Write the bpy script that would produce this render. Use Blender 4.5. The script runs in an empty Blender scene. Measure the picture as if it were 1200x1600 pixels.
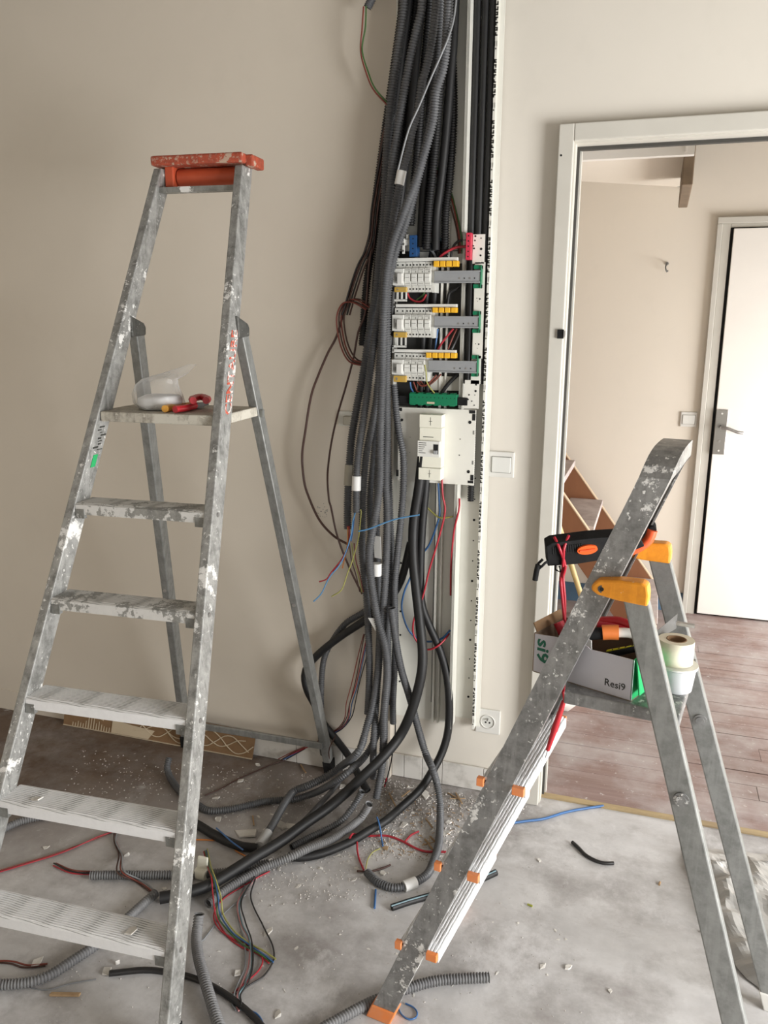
import bpy, bmesh, math, random
import numpy as np
from math import sin, cos, pi, radians
from mathutils import Vector as V, Matrix

# ---------------------------------------------------------------- camera, light, exposure
SC = bpy.context.scene
COL = SC.collection
def make_camera(f, pitch, yaw, roll, h):
    cd = bpy.data.cameras.new('camera'); c = bpy.data.objects.new('camera', cd); COL.objects.link(c)
    cd.sensor_fit = 'VERTICAL'; cd.sensor_height = 36.0; cd.lens = 36.0 * f / 1600.0
    cd.clip_start = .05
    fw = V((-sin(yaw) * cos(pitch), cos(yaw) * cos(pitch), -sin(pitch)))
    r = V((cos(yaw), sin(yaw), 0)); u = r.cross(fw)
    R = cos(roll) * r + sin(roll) * u; U = -sin(roll) * r + cos(roll) * u
    m = Matrix((R, U, -fw)).transposed().to_4x4(); m.translation = V((0, 0, h))
    c.matrix_world = m
    SC.camera = c
make_camera(1284.55,0.226416,0.314762,0.006905,1.56597)

W = bpy.data.worlds.new('world'); SC.world = W; W.use_nodes = True
W.node_tree.nodes['Background'].inputs['Color'].default_value = (.86, .93, 1, 1)
W.node_tree.nodes['Background'].inputs['Strength'].default_value = .32

def area(name, loc, size, power, color, target):
    l = bpy.data.lights.new(name, 'AREA'); l.shape = 'RECTANGLE'; l.size, l.size_y = size
    l.energy = power; l.color = color
    o = bpy.data.objects.new(name, l); COL.objects.link(o); o.location = loc
    d = V(target) - V(loc); o.rotation_euler = d.to_track_quat('-Z', 'Y').to_euler()
    return o
# daylight entering through the two windows (outside the frame, on the right) and from the hall
area('window_daylight', (2.33, .75, .95), (1.5, 1.4), 120, (1, .995, .985), (-1.2, .75, .95))
area('rear_window_daylight', (.5, -2.33, 1.1), (1.5, 1.4), 6.5, (1, .99, .97), (0, 2, .4))
area('hall_window_daylight', (2.12, 3.65, .72), (1.4, 1.15), 64, (1, .99, .975), (-.6, 4.4, .4))

SC.view_settings.view_transform = 'Standard'; SC.view_settings.look = 'None'
SC.view_settings.gamma = 1; SC.view_settings.use_curve_mapping = False
SC.view_settings.exposure = .52

# ---------------------------------------------------------------- materials
def mat(name, col, rough=.6, metal=0, **kw):
    m = bpy.data.materials.new(name); m.use_nodes = True
    b = m.node_tree.nodes['Principled BSDF']
    b.inputs['Base Color'].default_value = (*col, 1); b.inputs['Roughness'].default_value = rough
    b.inputs['Metallic'].default_value = metal
    for k, v in kw.items(): b.inputs[k.replace('_', ' ')].default_value = v
    return m
class NT:
    def __init__(s, m): s.t = m.node_tree; s.b = s.t.nodes['Principled BSDF']; s.tc = s.t.nodes.new('ShaderNodeTexCoord')
    def n(s, typ, **kw):
        x = s.t.nodes.new(typ)
        for k, v in kw.items():
            if k in x.inputs: x.inputs[k].default_value = v
            else: setattr(x, k, v)
        return x
    def l(s, a, b): s.t.links.new(a, b)
    def map(s, scale=(1, 1, 1), rot=(0, 0, 0)):
        m = s.n('ShaderNodeMapping'); m.inputs['Scale'].default_value = scale; m.inputs['Rotation'].default_value = rot
        s.l(s.tc.outputs['Object'], m.inputs['Vector']); return m.outputs[0]
    def noise(s, scale, detail=4, rough=.55, vec=None):
        x = s.n('ShaderNodeTexNoise'); x.inputs['Scale'].default_value = scale; x.inputs['Detail'].default_value = detail
        x.inputs['Roughness'].default_value = rough; s.l(vec or s.tc.outputs['Object'], x.inputs['Vector']); return x.outputs['Fac']
    def ramp(s, fac, a, b, ca=(0, 0, 0), cb=(1, 1, 1)):
        r = s.n('ShaderNodeValToRGB'); e = r.color_ramp.elements
        e[0].position, e[1].position = a, b; e[0].color, e[1].color = (*ca, 1), (*cb, 1)
        s.l(fac, r.inputs[0]); return r.outputs[0]
    def mix(s, fac, a, b, mode='MIX'):
        m = s.n('ShaderNodeMix', data_type='RGBA', blend_type=mode)
        for i, v in ((0, fac), (6, a), (7, b)):
            if hasattr(v, 'links'): s.l(v, m.inputs[i])
            else: m.inputs[i].default_value = v if i == 0 else (*v, 1)
        return m.outputs[2]
    def mul(s, a, b, op='MULTIPLY'):
        m = s.n('ShaderNodeMath', operation=op)
        for i, v in ((0, a), (1, b)):
            if hasattr(v, 'links'): s.l(v, m.inputs[i])
            else: m.inputs[i].default_value = v
        return m.outputs[0]
    def col(s, c): s.l(c, s.b.inputs['Base Color'])
    def bump(s, h, strength=.3, dist=.002):
        b = s.n('ShaderNodeBump'); b.inputs['Strength'].default_value = strength; b.inputs['Distance'].default_value = dist
        s.l(h, b.inputs['Height']); s.l(b.outputs[0], s.b.inputs['Normal'])

def mat_var(name, c1, c2, scale, rough=.6, metal=0, bump=.15, stretch=(1, 1, 1), lo=.35, hi=.7):
    m = mat(name, c1, rough, metal); t = NT(m)
    f = t.noise(scale, 5, .6, t.map(stretch)); t.col(t.ramp(f, lo, hi, c1, c2)); t.bump(f, bump)
    return m
def alu(name, base, dark, th, rough=.42, paint=(.78, .77, .74), metal=.5, speck=.66, wave=None, scale=1.0):
    m = mat(name, base, rough, metal); t = NT(m)
    g = t.noise(6 * scale, 8, .72); f = t.noise(85, 5, .65); fine = t.noise(30 * scale, 8, .7)
    streak = t.noise(50, 4, .6, t.map((1, 1, .06)))
    c = t.mix(t.ramp(fine, .38, .64), base, dark); c = t.mix(t.mul(t.ramp(streak, .50, .60), .35), c, tuple(min(1, v * 1.25) for v in base))
    if wave:
        w = t.n('ShaderNodeTexWave', bands_direction=wave[0]); w.inputs['Scale'].default_value = wave[1]; w.inputs['Distortion'].default_value = .4
        t.l(t.tc.outputs['Object'], w.inputs['Vector'])
    a = t.mul(t.ramp(t.mul(t.mul(fine, .45), t.mul(g, .75), 'ADD'), th, th + .03), 1)
    b_ = t.mul(t.ramp(f, speck, speck + .03), t.ramp(g, .42, .55))
    a = t.mul(a, b_, 'MAXIMUM')
    if wave:
        ge = t.n('ShaderNodeNewGeometry'); sp = t.n('ShaderNodeSeparateXYZ'); t.l(ge.outputs['True Normal'], sp.inputs[0]); up = t.ramp(sp.outputs[2], .3, .6, (1, 1, 1), (0, 0, 0))
        a = t.mul(a, t.mul(up, t.ramp(w.outputs['Fac'], .0, .14), 'MAXIMUM'), 'MULTIPLY')
    tint = t.mix(fine, paint, tuple(v * .82 for v in paint))
    c = t.mix(a, c, tint); t.col(c)
    t.l(t.mul(t.mul(1, a, 'SUBTRACT'), metal), t.b.inputs['Metallic'])
    t.l(t.mul(t.mul(a, .4), t.mul(t.mul(fine, .3), rough - .12, 'ADD'), 'ADD'), t.b.inputs['Roughness']); t.bump(a, .3, .001)
    return m
M = {}
def wallmat(name, c, c2):
    m = mat(name, c, .85); t = NT(m)
    f = t.noise(1.3, 4, .6); g = t.noise(9, 5, .6); h = t.noise(160, 2)
    col = t.mix(t.ramp(f, .3, .75), c, c2); col = t.mix(t.mul(t.ramp(g, .55, .8), .25), col, tuple(v * .9 for v in c)); t.col(col)
    t.bump(h, .06, .001); return m
M['wall'] = wallmat('wall_paint', (.63, .575, .49), (.67, .61, .525))
M['wall2'] = wallmat('board_paint', (.66, .625, .555), (.70, .66, .59))
M['hall'] = wallmat('hall_paint', (.74, .68, .59), (.76, .70, .61))
M['ceil'] = wallmat('raw_plasterboard', (.22, .20, .175), (.26, .235, .205))  # unseen ceilings, coloured dark so they bounce less light onto the upper walls
M['trim'] = mat_var('casing_paint', (.53, .51, .455), (.57, .55, .495), 6, .5, bump=.05)
M['doorwhite'] = mat_var('door_paint', (.82, .79, .74), (.85, .82, .77), 3, .5, bump=.03)
M['bluepaint'] = mat_var('blue_skirting_paint', (.075, .14, .22), (.09, .17, .26), 8, .5)
M['tile'] = mat_var('dirty_tile', (.66, .64, .60), (.30, .28, .25), 14, .5, lo=.5, hi=.82)
def floor_mat():
    m = mat('dusty_screed', (.4, .38, .37), .8); t = NT(m)
    s = t.n('ShaderNodeSeparateXYZ'); t.l(t.tc.outputs['Object'], s.inputs[0])
    big = t.noise(1.6, 5, .6); med = t.noise(6, 6, .65); fine = t.noise(55, 5, .7); streaks = t.noise(5, 6, .65, t.map((.7, 1.6, 1), (0, 0, .5)))
    grey = t.mix(t.ramp(med, .35, .7), (.47, .46, .455), (.62, .61, .605))
    grey = t.mix(t.mul(t.ramp(streaks, .5, .72), .5), grey, (.33, .305, .29))
    brown = t.mix(t.ramp(streaks, .35, .7), (.105, .07, .05), (.185, .135, .10))
    # swept dust thins out towards the far left of the room
    d = t.mul(t.mul(s.outputs[1], 1.0), t.mul(s.outputs[0], -.62), 'ADD')
    d = t.mul(d, t.mul(big, .7), 'ADD')
    w = t.ramp(t.mul(d, .25), .735, .90)
    c = t.mix(w, grey, brown)
    pl = t.mul(t.ramp(fine, .57, .70), t.ramp(med, .48, .62)); c = t.mix(t.mul(t.mul(pl, .65), t.mul(1, t.mul(w, .8), 'SUBTRACT')), c, (.70, .69, .68))
    spots = t.noise(11, 3, .5); c = t.mix(t.mul(t.ramp(spots, .66, .74), .5), c, (.58, .57, .56))
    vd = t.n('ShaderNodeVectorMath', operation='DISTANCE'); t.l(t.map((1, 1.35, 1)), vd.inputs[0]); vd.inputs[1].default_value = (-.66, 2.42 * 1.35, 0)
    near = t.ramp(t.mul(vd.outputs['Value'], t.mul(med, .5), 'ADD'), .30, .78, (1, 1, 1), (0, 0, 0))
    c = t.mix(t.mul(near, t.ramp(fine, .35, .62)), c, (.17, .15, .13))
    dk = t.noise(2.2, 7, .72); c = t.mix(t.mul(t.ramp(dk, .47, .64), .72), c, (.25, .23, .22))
    wv = t.noise(4.3, 7, .75, t.map((1, .7, 1), (0, 0, .7))); c = t.mix(t.mul(t.mul(t.ramp(wv, .54, .64), .60), t.mul(1, t.mul(w, .85), 'SUBTRACT')), c, (.66, .65, .65))
    t.col(c); t.bump(fine, .25, .002); return m
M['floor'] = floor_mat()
def plank_mat(name, a, b):
    m = mat(name, a, .65); t = NT(m)
    gr = t.noise(18, 6, .65, t.map((.10, 1.6, 1))); dust = t.noise(3.2, 6, .65); sp = t.noise(40, 5, .7)
    c = t.mix(t.ramp(gr, .35, .7), a, b); c = t.mix(t.mul(t.ramp(dust, .40, .70), .8), c, (.48, .45, .44))
    c = t.mix(t.mul(t.ramp(sp, .62, .7), .6), c, (.7, .68, .66)); t.col(c); t.bump(gr, .15, .001); return m
M['plank'] = [plank_mat('floorboard_wood_%d' % i, a, b) for i, (a, b) in enumerate([((.21, .135, .115), (.31, .225, .205)), ((.225, .15, .13), (.32, .24, .22)), ((.20, .13, .115), (.30, .215, .195))])]
M['gap'] = mat('dark_underfloor', (.03, .022, .018), .9)
M['alu'] = alu('paint_spattered_aluminium', (.37, .37, .355), (.165, .165, .155), .675, .45, metal=.35, speck=.61)
M['alu_d'] = alu('dull_spattered_aluminium', (.30, .305, .29), (.17, .17, .16), .70)
M['alu_b'] = alu('grey_spattered_aluminium', (.31, .31, .305), (.17, .17, .165), .68, .4, metal=.5, speck=.61)
M['alu_r'] = alu('rear_leg_aluminium', (.30, .305, .295), (.21, .215, .205), .80, .45, speck=.72)
M['tread'] = alu('plastered_tread', (.38, .38, .37), (.26, .26, .25), .40, .6, (.84, .84, .84), .3, .5, ('Y', 49, True), 2.2)
M['tread_b'] = alu('plastered_short_ladder_tread', (.42, .42, .42), (.30, .30, .30), .42, .6, (.82, .83, .85), .3, .5, ('X', 49, True), 2.2)
M['tread_up'] = alu('worn_tread', (.32, .32, .30), (.19, .19, .18), .545, .5, (.66, .65, .62), .4, .6, ('Y', 49, True), 2.0)
M['platform'] = alu('plaster_crusted_platform', (.50, .47, .40), (.20, .18, .15), .60, .7, (.60, .57, .49), .05)
M['redcap'] = alu('plaster_flecked_red_plastic', (.38, .065, .03), (.26, .055, .03), .645, .5, (.50, .36, .27), 0, .55, None, 3)
M['lettering'] = alu('worn_red_lettering', (.46, .075, .04), (.42, .09, .055), .615, .5, (.72, .66, .62), 0, .64, None, 4)
M['red_roll'] = mat_var('red_plastic', (.46, .075, .03), (.55, .10, .04), 12, .45)
M['hinge_dark'] = alu('dark_hinge_metal', (.12, .12, .11), (.07, .07, .065), .74, .5)
M['orange'] = mat_var('orange_plastic', (.80, .24, .06), (.74, .28, .12), 25, .5)
M['amber'] = alu('amber_plastic', (.80, .31, .02), (.70, .25, .015), .76, .4, (.8, .76, .7), 0, .68, None, 2)
M['yellow'] = mat_var('yellow_plastic', (.80, .42, .02), (.85, .48, .03), 30, .4)
M['yellow_d'] = mat_var('dull_yellow_label', (.55, .33, .05), (.48, .33, .09), 60, .5)
M['conduit'] = mat_var('grey_conduit', (.070, .072, .077), (.10, .103, .108), 9, .5, bump=.03)
M['conduit_l'] = mat_var('dusty_grey_conduit', (.14, .14, .145), (.20, .20, .20), 9, .6, bump=.03)
M['black'] = mat_var('black_conduit', (.006, .006, .0065), (.012, .012, .0125), 9, .55, bump=.03)
for n, c in dict(w_red=(.38, .022, .035), w_blue=(.04, .13, .32), w_lblue=(.10, .28, .52), w_green=(.06, .14, .04), w_yellow=(.36, .35, .10), w_brown=(.07, .03, .022), w_black=(.016, .015, .015), w_orange=(.62, .22, .05), w_grey=(.22, .23, .24), w_pink=(.55, .25, .25), w_cyan=(.16, .26, .30), w_rust=(.20, .045, .03)).items():
    M[n] = mat(n.replace('w_', 'wire_'), c, .4)
M['pvc'] = mat_var('white_pvc', (.70, .69, .63), (.74, .73, .67), 8, .4, bump=.02)
M['pvc_d'] = mat_var('cream_trunking_pvc', (.60, .59, .53), (.64, .63, .57), 8, .45, bump=.02)
M['plug'] = mat('white_thermoplastic', (.68, .67, .63), .35)
M['module'] = mat('breaker_plastic', (.62, .62, .58), .45)
M['module_l'] = mat('light_breaker_plastic', (.70, .70, .66), .4)
M['cream'] = mat('cream_breaker_plastic', (.78, .77, .66), .4)
M['rail'] = mat_var('grey_rail_cover', (.27, .28, .29), (.30, .31, .32), 20, .45)
M['green'] = mat('green_plastic', (.0, .17, .075), .4)
M['blue'] = mat('blue_plastic', (.015, .07, .20), .4)
M['red'] = mat('red_terminal_plastic', (.58, .03, .07), .4)
M['ink'] = mat('black_ink', (.03, .03, .025), .7)
M['inkgrey'] = mat('grey_ink', (.22, .22, .20), .7)
M['hole'] = mat('dark_hole', (.008, .008, .008), .9)
M['steel'] = mat_var('worn_steel', (.42, .41, .40), (.30, .29, .28), 30, .35, .8)
M['steel_d'] = mat_var('dark_steel', (.11, .11, .105), (.16, .155, .15), 25, .45, .5)
M['card'] = mat_var('brown_cardboard', (.20, .115, .055), (.25, .15, .075), 14, .8)
M['card_w'] = mat_var('white_printed_card', (.56, .55, .60), (.60, .59, .63), 5, .6, bump=.03)
M['card_in'] = mat_var('box_inside', (.22, .16, .11), (.26, .19, .13), 10, .8)
M['card_g'] = mat('green_printed_card', (.01, .36, .11), .5)
M['greenink'] = mat('dark_green_ink', (.01, .13, .075), .6)
M['glue'] = mat('dried_glue', (.55, .46, .33), .8)
M['plaster'] = mat_var('plaster', (.70, .68, .64), (.60, .57, .52), 30, .9)
M['plaster_d'] = mat_var('dusty_plaster', (.50, .46, .41), (.40, .36, .31), 30, .9)
M['straw'] = mat_var('wood_splinter', (.42, .29, .16), (.30, .19, .10), 30, .8)
M['crumb'] = mat_var('plaster_crumbs', (.62, .60, .57), (.40, .36, .32), 18, .9)
M['tape'] = mat('white_tape', (.74, .74, .72), .55)
M['tape_g'] = mat_var('grey_tape', (.36, .36, .35), (.46, .46, .45), 18, .6)
M['maskt'] = mat_var('masking_tape', (.82, .78, .62), (.78, .74, .58), 40, .7)
M['stair'] = mat_var('stair_wood', (.23, .092, .04), (.29, .125, .058), 5, .6, stretch=(1, 1, .25))
M['stair_e'] = mat_var('pale_wood_edge', (.58, .44, .30), (.64, .50, .35), 12, .6)
M['stair_t'] = mat_var('plaster_dusted_tread', (.58, .51, .49), (.40, .33, .31), 12, .8)
M['beam'] = mat_var('old_timber', (.16, .115, .075), (.22, .16, .105), 12, .8)
M['broom'] = mat_var('yellow_broom_wood', (.66, .50, .22), (.58, .42, .18), 10, .5)
M['sill'] = mat_var('threshold_wood', (.42, .32, .17), (.26, .19, .11), 18, .7, stretch=(.3, 2, 1))
M['rubber'] = mat_var('black_rubber', (.007, .007, .0075), (.014, .014, .014), 40, .8)
M['rubber'].node_tree.nodes['Principled BSDF'].inputs['Specular IOR Level'].default_value = .25
M['darkback'] = mat('dark_board_back', (.035, .034, .032), .8)
M['stopdark'] = mat('dark_door_stop', (.045, .042, .036), .7)  # near-black tone of the thin stop strip along jamb and head
M['jaw'] = mat('red_orange_plastic', (.80, .11, .03), .4)
M['dial'] = mat('orange_dial', (.85, .12, .02), .45)
M['lead'] = mat('red_test_lead', (.42, .015, .03), .4)
M['handle_red'] = mat('red_handle', (.50, .02, .03), .4)
M['handle_or'] = mat('orange_handle', (.80, .22, .05), .45)
M['handle_ye'] = mat('ochre_handle', (.72, .36, .06), .45)
M['chrome'] = mat('satin_handle_metal', (.30, .29, .27), .35, .8)
M['neon'] = mat('bright_yellow_plastic', (.80, .80, .05), .4)
M['powder'] = mat('white_powder', (.80, .80, .80), .9)
M['scrap'] = mat('green_wire_scrap', (.32, .34, .05), .5)
M['sleeve'] = mat('beige_sleeve', (.40, .37, .30), .6)
def clear(name, col, alpha, rough=.2):
    m = mat(name, col, rough); t = NT(m); b = t.b
    tr = t.n('ShaderNodeBsdfTransparent'); mx = t.n('ShaderNodeMixShader'); lw = t.n('ShaderNodeLayerWeight'); lw.inputs['Blend'].default_value = .45
    f = t.mul(t.mul(lw.outputs['Facing'], .55), alpha, 'ADD'); t.l(f, mx.inputs[0]); t.l(tr.outputs[0], mx.inputs[1]); t.l(b.outputs[0], mx.inputs[2])
    out = t.t.nodes['Material Output']; t.l(mx.outputs[0], out.inputs[0]); return m
M['film'] = clear('clear_plastic_film', (.80, .81, .81), .09, .10)
M['sheet'] = clear('dusty_plastic_sheet', (.44, .43, .41), .74, .4)
M['tub'] = clear('milky_plastic', (.80, .82, .84), .45, .3)

# ---------------------------------------------------------------- mesh helpers
class MB:
    def __init__(s): s.v, s.f, s.sm = [], [], []
    def add(s, vs, fs, smooth=False):
        o = len(s.v); s.v += [tuple(p) for p in vs]; s.f += [tuple(i + o for i in q) for q in fs]; s.sm += [smooth] * len(fs); return s
    def box(s, x0, x1, y0, y1, z0, z1):
        return s.add([(x, y, z) for z in (z0, z1) for y in (y0, y1) for x in (x0, x1)],
                     [(0, 2, 3, 1), (4, 5, 7, 6), (0, 1, 5, 4), (2, 6, 7, 3), (0, 4, 6, 2), (1, 3, 7, 5)])
    def obox(s, c, ux, uy, uz):
        c, ux, uy, uz = V(c), V(ux), V(uy), V(uz); vs = [c + ux * i + uy * j + uz * k for k in (-1, 1) for j in (-1, 1) for i in (-1, 1)]
        return s.add(vs, [(0, 2, 3, 1), (4, 5, 7, 6), (0, 1, 5, 4), (2, 6, 7, 3), (0, 4, 6, 2), (1, 3, 7, 5)])
    def beam(s, P, Q, w, d):        # box from P to Q, w and d full-size cross vectors
        P, Q, w, d = V(P), V(Q), V(w) / 2, V(d) / 2
        return s.obox((P + Q) / 2, w, d, (Q - P) / 2)
    def sweep(s, path, prof_axes, prof, caps=True, smooth=False):
        n = len(prof); vs = []
        for P, (a, b) in zip(path, prof_axes): vs += [V(P) + a * x + b * y for x, y in prof]
        fs = [(i * n + j, i * n + (j + 1) % n, (i + 1) * n + (j + 1) % n, (i + 1) * n + j) for i in range(len(path) - 1) for j in range(n)]
        if caps: fs += [tuple(range(n))[::-1], tuple((len(path) - 1) * n + j for j in range(n))]
        return s.add(vs, fs, smooth)
    def cyl(s, P, Q, r, n=12, r2=None, caps=True):
        P, Q = V(P), V(Q); d = (Q - P).normalized(); a = d.orthogonal().normalized(); b = d.cross(a)
        vs = []
        for c, rr in ((P, r), (Q, r2 if r2 is not None else r)): vs += [c + (a * cos(2 * pi * i / n) + b * sin(2 * pi * i / n)) * rr for i in range(n)]
        s.add(vs, [(i, (i + 1) % n, n + (i + 1) % n, n + i) for i in range(n)], True)
        if caps: s.add(vs, [tuple(range(n))[::-1], tuple(range(n, 2 * n))])
        return s
    def build(s, name, m, parent=None, loc=None, bevel=0, label=None):
        o_loc = V(loc) if loc is not None else (parent_origin(parent) if parent else V((0, 0, 0)))
        me = bpy.data.meshes.new(name); me.from_pydata([V(p) - o_loc for p in s.v], [], s.f)
        me.polygons.foreach_set('use_smooth', s.sm)
        me.materials.append(M[m] if isinstance(m, str) else m); me.update()
        bm = bmesh.new(); bm.from_mesh(me); bmesh.ops.recalc_face_normals(bm, faces=bm.faces); bm.to_mesh(me); bm.free()
        o = bpy.data.objects.new(name, me); COL.objects.link(o)
        if parent: o.parent = parent; o.location = o_loc - parent_origin(parent)
        else: o.location = o_loc
        if bevel:
            b = o.modifiers.new('bevel', 'BEVEL'); b.width = bevel; b.segments = 2; b.limit_method = 'ANGLE'; b.harden_normals = False
        if label: o['label'] = label
        return o
def parent_origin(o):
    p = V(o.location)
    while o.parent: o = o.parent; p += V(o.location)
    return p
def tag(o, label, cat, group=None, kind=None):
    if label: o['label'] = label
    if cat: o['category'] = cat
    if group: o['group'] = group
    if kind: o['kind'] = kind
    return o
def thing(name, label, cat, loc, group=None):
    o = bpy.data.objects.new(name, None); COL.objects.link(o); o.location = loc; o.empty_display_size = .05
    return tag(o, label, cat, group)
def struct(o): o['kind'] = 'structure'; return o
def catmull(pts, step):
    P = [V(p) for p in pts]; P = [P[0] * 2 - P[1]] + P + [P[-1] * 2 - P[-2]]; out = []
    for i in range(1, len(P) - 2):
        a, b, c, d = P[i - 1:i + 3]; n = max(1, int((c - b).length / step))
        for k in range(n):
            t = k / n; out.append(.5 * ((2 * b) + (c - a) * t + (2 * a - 5 * b + 4 * c - d) * t * t + (3 * b - a - 3 * c + d) * t ** 3))
    out.append(P[-2]); return out
def tube(mb, pts, r, n=8, step=.03, pitch=0, depth=.1, open_end=True):
    path = catmull(pts, step if not pitch else .02)
    if pitch:   # resample evenly: four rings per corrugation
        L = [0]
        for a, b in zip(path, path[1:]): L.append(L[-1] + (b - a).length)
        cnt = max(2, int(L[-1] / pitch)) * 4; res = []; j = 0
        for k in range(cnt + 1):
            s = L[-1] * k / cnt
            while j < len(L) - 2 and L[j + 1] < s: j += 1
            t = (s - L[j]) / max(1e-9, L[j + 1] - L[j]); res.append(path[j].lerp(path[j + 1], t))
        path = res
    up = None; vs = []
    N = len(path)
    for i, p in enumerate(path):
        d = (path[min(i + 1, N - 1)] - path[max(i - 1, 0)])
        d = d.normalized() if d.length > 1e-9 else V((0, 0, 1))
        if up is None: up = d.orthogonal().normalized()
        up = (up - d * up.dot(d)).normalized(); sd = d.cross(up)
        rr = r * (1 - depth) if pitch and i % 4 in (2, 3) else r
        vs += [p + (up * cos(2 * pi * k / n) + sd * sin(2 * pi * k / n)) * rr for k in range(n)]
    fs = [(i * n + k, i * n + (k + 1) % n, (i + 1) * n + (k + 1) % n, (i + 1) * n + k) for i in range(N - 1) for k in range(n)]
    mb.add(vs, fs, True)
    if not open_end: mb.add(vs, [tuple(range(n))[::-1], tuple((N - 1) * n + k for k in range(n))])
    return path
CEIL = 2.62
TUBES, TAPES = [], []
def conduit(label, pts, r=.0125, m='conduit', ridged=True, name='corrugated_conduit', cat='conduit', group=None, top=False, hole=True):
    if top: pts = [(pts[0][0] + (pts[0][0] - pts[1][0]) * .3, pts[0][1], CEIL)] + pts
    TUBES.append((pts, r, dict(label=label, m=m, ridged=ridged, name=name, cat=cat, group=group, hole=hole)))
def wire(label, pts, m, r=.0022, group=None, name='electrical_wire', cat='wire', top=False):
    if top: pts = [(pts[0][0], pts[0][1], CEIL)] + pts
    TUBES.append((pts, r, dict(label=label, m=m, name=name, cat=cat, group=group, hole=False, wire=True)))
def tape(name, label, P, Q, r, m='tape', cat='tape', host=None): TAPES.append((name, label, P, Q, r, m, cat, host))
def lay_cables():
    # cables touch but never run through each other: spread the laid paths apart where they would
    paths, rad, own = [], [], []
    for k, (pts, r, _) in enumerate(TUBES):
        p = catmull(pts, .016 if r > .006 else .007); paths.append(np.array([tuple(q) for q in p])); rad.append(np.full(len(p), r)); own.append(np.full(len(p), k))
    X0 = np.concatenate(paths).astype(np.float64); R = np.concatenate(rad); K = np.concatenate(own); D = np.zeros_like(X0)
    cell = .036
    for it in range(160):
        X = X0 + D; order = {}
        key = np.floor(X / cell).astype(np.int64); h = (key[:, 0] + 4096) * 67108864 + (key[:, 1] + 4096) * 8192 + (key[:, 2] + 4096)
        srt = np.argsort(h, kind='stable'); hs = h[srt]; ii, jj = [], []
        for dx in (-1, 0, 1):
            for dy in (-1, 0, 1):
                for dz in (-1, 0, 1):
                    t = h + dx * 67108864 + dy * 8192 + dz; a = np.searchsorted(hs, t, 'left'); b = np.searchsorted(hs, t, 'right'); n = b - a
                    if n.sum() == 0: continue
                    src = np.repeat(np.arange(len(h)), n); st_ = np.repeat(a, n); o_ = np.arange(n.sum()) - np.repeat(np.cumsum(n) - n, n); dst = srt[st_ + o_]
                    ok = (K[src] != K[dst]); ii.append(src[ok]); jj.append(dst[ok])
        ii, jj = np.concatenate(ii), np.concatenate(jj); v = X[ii] - X[jj]; d = np.linalg.norm(v, axis=1) + 1e-9
        need = (R[ii] + R[jj]) * 1.05 + .0006; hit = d < need; ii, jj, v, d, need = ii[hit], jj[hit], v[hit], d[hit], need[hit]
        if not len(ii): break
        w = R[jj] ** 2 / (R[ii] ** 2 + R[jj] ** 2); v[:, 1] += np.where(K[ii] < K[jj], -1, 1) * .0008; v /= np.linalg.norm(v, axis=1)[:, None]
        push = v * ((need - d) * w * .5)[:, None]; acc = np.zeros_like(X); np.add.at(acc, ii, push); cnt = np.zeros(len(X)); np.add.at(cnt, ii, 1)
        D += acc / np.maximum(cnt, 1)[:, None] * 1.6
        S = D.copy(); same = K[1:-1] == K[:-2]; same &= K[1:-1] == K[2:]; S[1:-1][same] = .7 * D[1:-1][same] + .15 * (D[:-2][same] + D[2:][same]); D = S
        X = X0 + D; X[:, 2] = np.maximum(X[:, 2], R + .0004); lim = np.where(X[:, 0] < XS - .01, YL, YW - .008) - R - .001; out = X0[:, 1] <= lim + .004
        X[:, 1] = np.where(out, np.minimum(X[:, 1], np.maximum(lim, 0)), X[:, 1]); D = X - X0
    X = X0 + D; o = 0
    for k, (pts, r, a) in enumerate(TUBES):
        n = len(paths[k]); q = [V(p) for p in X[o:o + n]]; o += n; mb = MB()
        if a.get('wire'): tube(mb, q, r, 6, .012, open_end=False); tag(mb.build(a['name'], a['m'], loc=q[-1]), a['label'], a['cat'], a['group']); continue
        path = tube(mb, q, r, 10 if a['ridged'] else 8, .02, .0072 if a['ridged'] else 0, .24)
        if not a['hole']: tag(mb.build(a['name'], a['m'], loc=q[-1]), a['label'], a['cat'], a['group']); continue
        root = thing(a['name'], a['label'], a['cat'], q[-1], a['group']); mb.build('sleeve', a['m'], root)
        e = path[-1]; d = (path[-1] - path[-3]).normalized(); h = MB(); h.cyl(e - d * .008, e - d * .004, r * .8, 10); h.build('hollow_end', 'hole', root)
    thick = R > .008
    for name, label, P, Q, r, m, cat, host in TAPES:
        c = (V(P) + V(Q)) / 2; half = (V(Q) - V(P)).length / 2; pick = np.flatnonzero(K == [k for k, t in enumerate(TUBES) if host in t[2]['label']][0] if host else thick); i = pick[int(np.argmin(np.linalg.norm(X0[pick] - np.array(tuple(c)), axis=1)))]
        i0, i1 = (i - 1 if i and K[i - 1] == K[i] else i), (i + 1 if i + 1 < len(K) and K[i + 1] == K[i] else i); dv = (V(X[i1]) - V(X[i0])).normalized(); cc = V(X[i])
        b = MB(); b.cyl(cc - dv * half, cc + dv * half, max(r, R[i] * 1.08), 14); tag(b.build(name, m, loc=cc), label, cat)
def off(pts, dx, dy, dz, w=.004, seed=0):
    rnd = random.Random(seed)
    return [(x + dx + rnd.uniform(-w, w), y + dy + rnd.uniform(-w, w), max(.003, z + dz + rnd.uniform(-w, w))) for x, y, z in pts]
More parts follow.
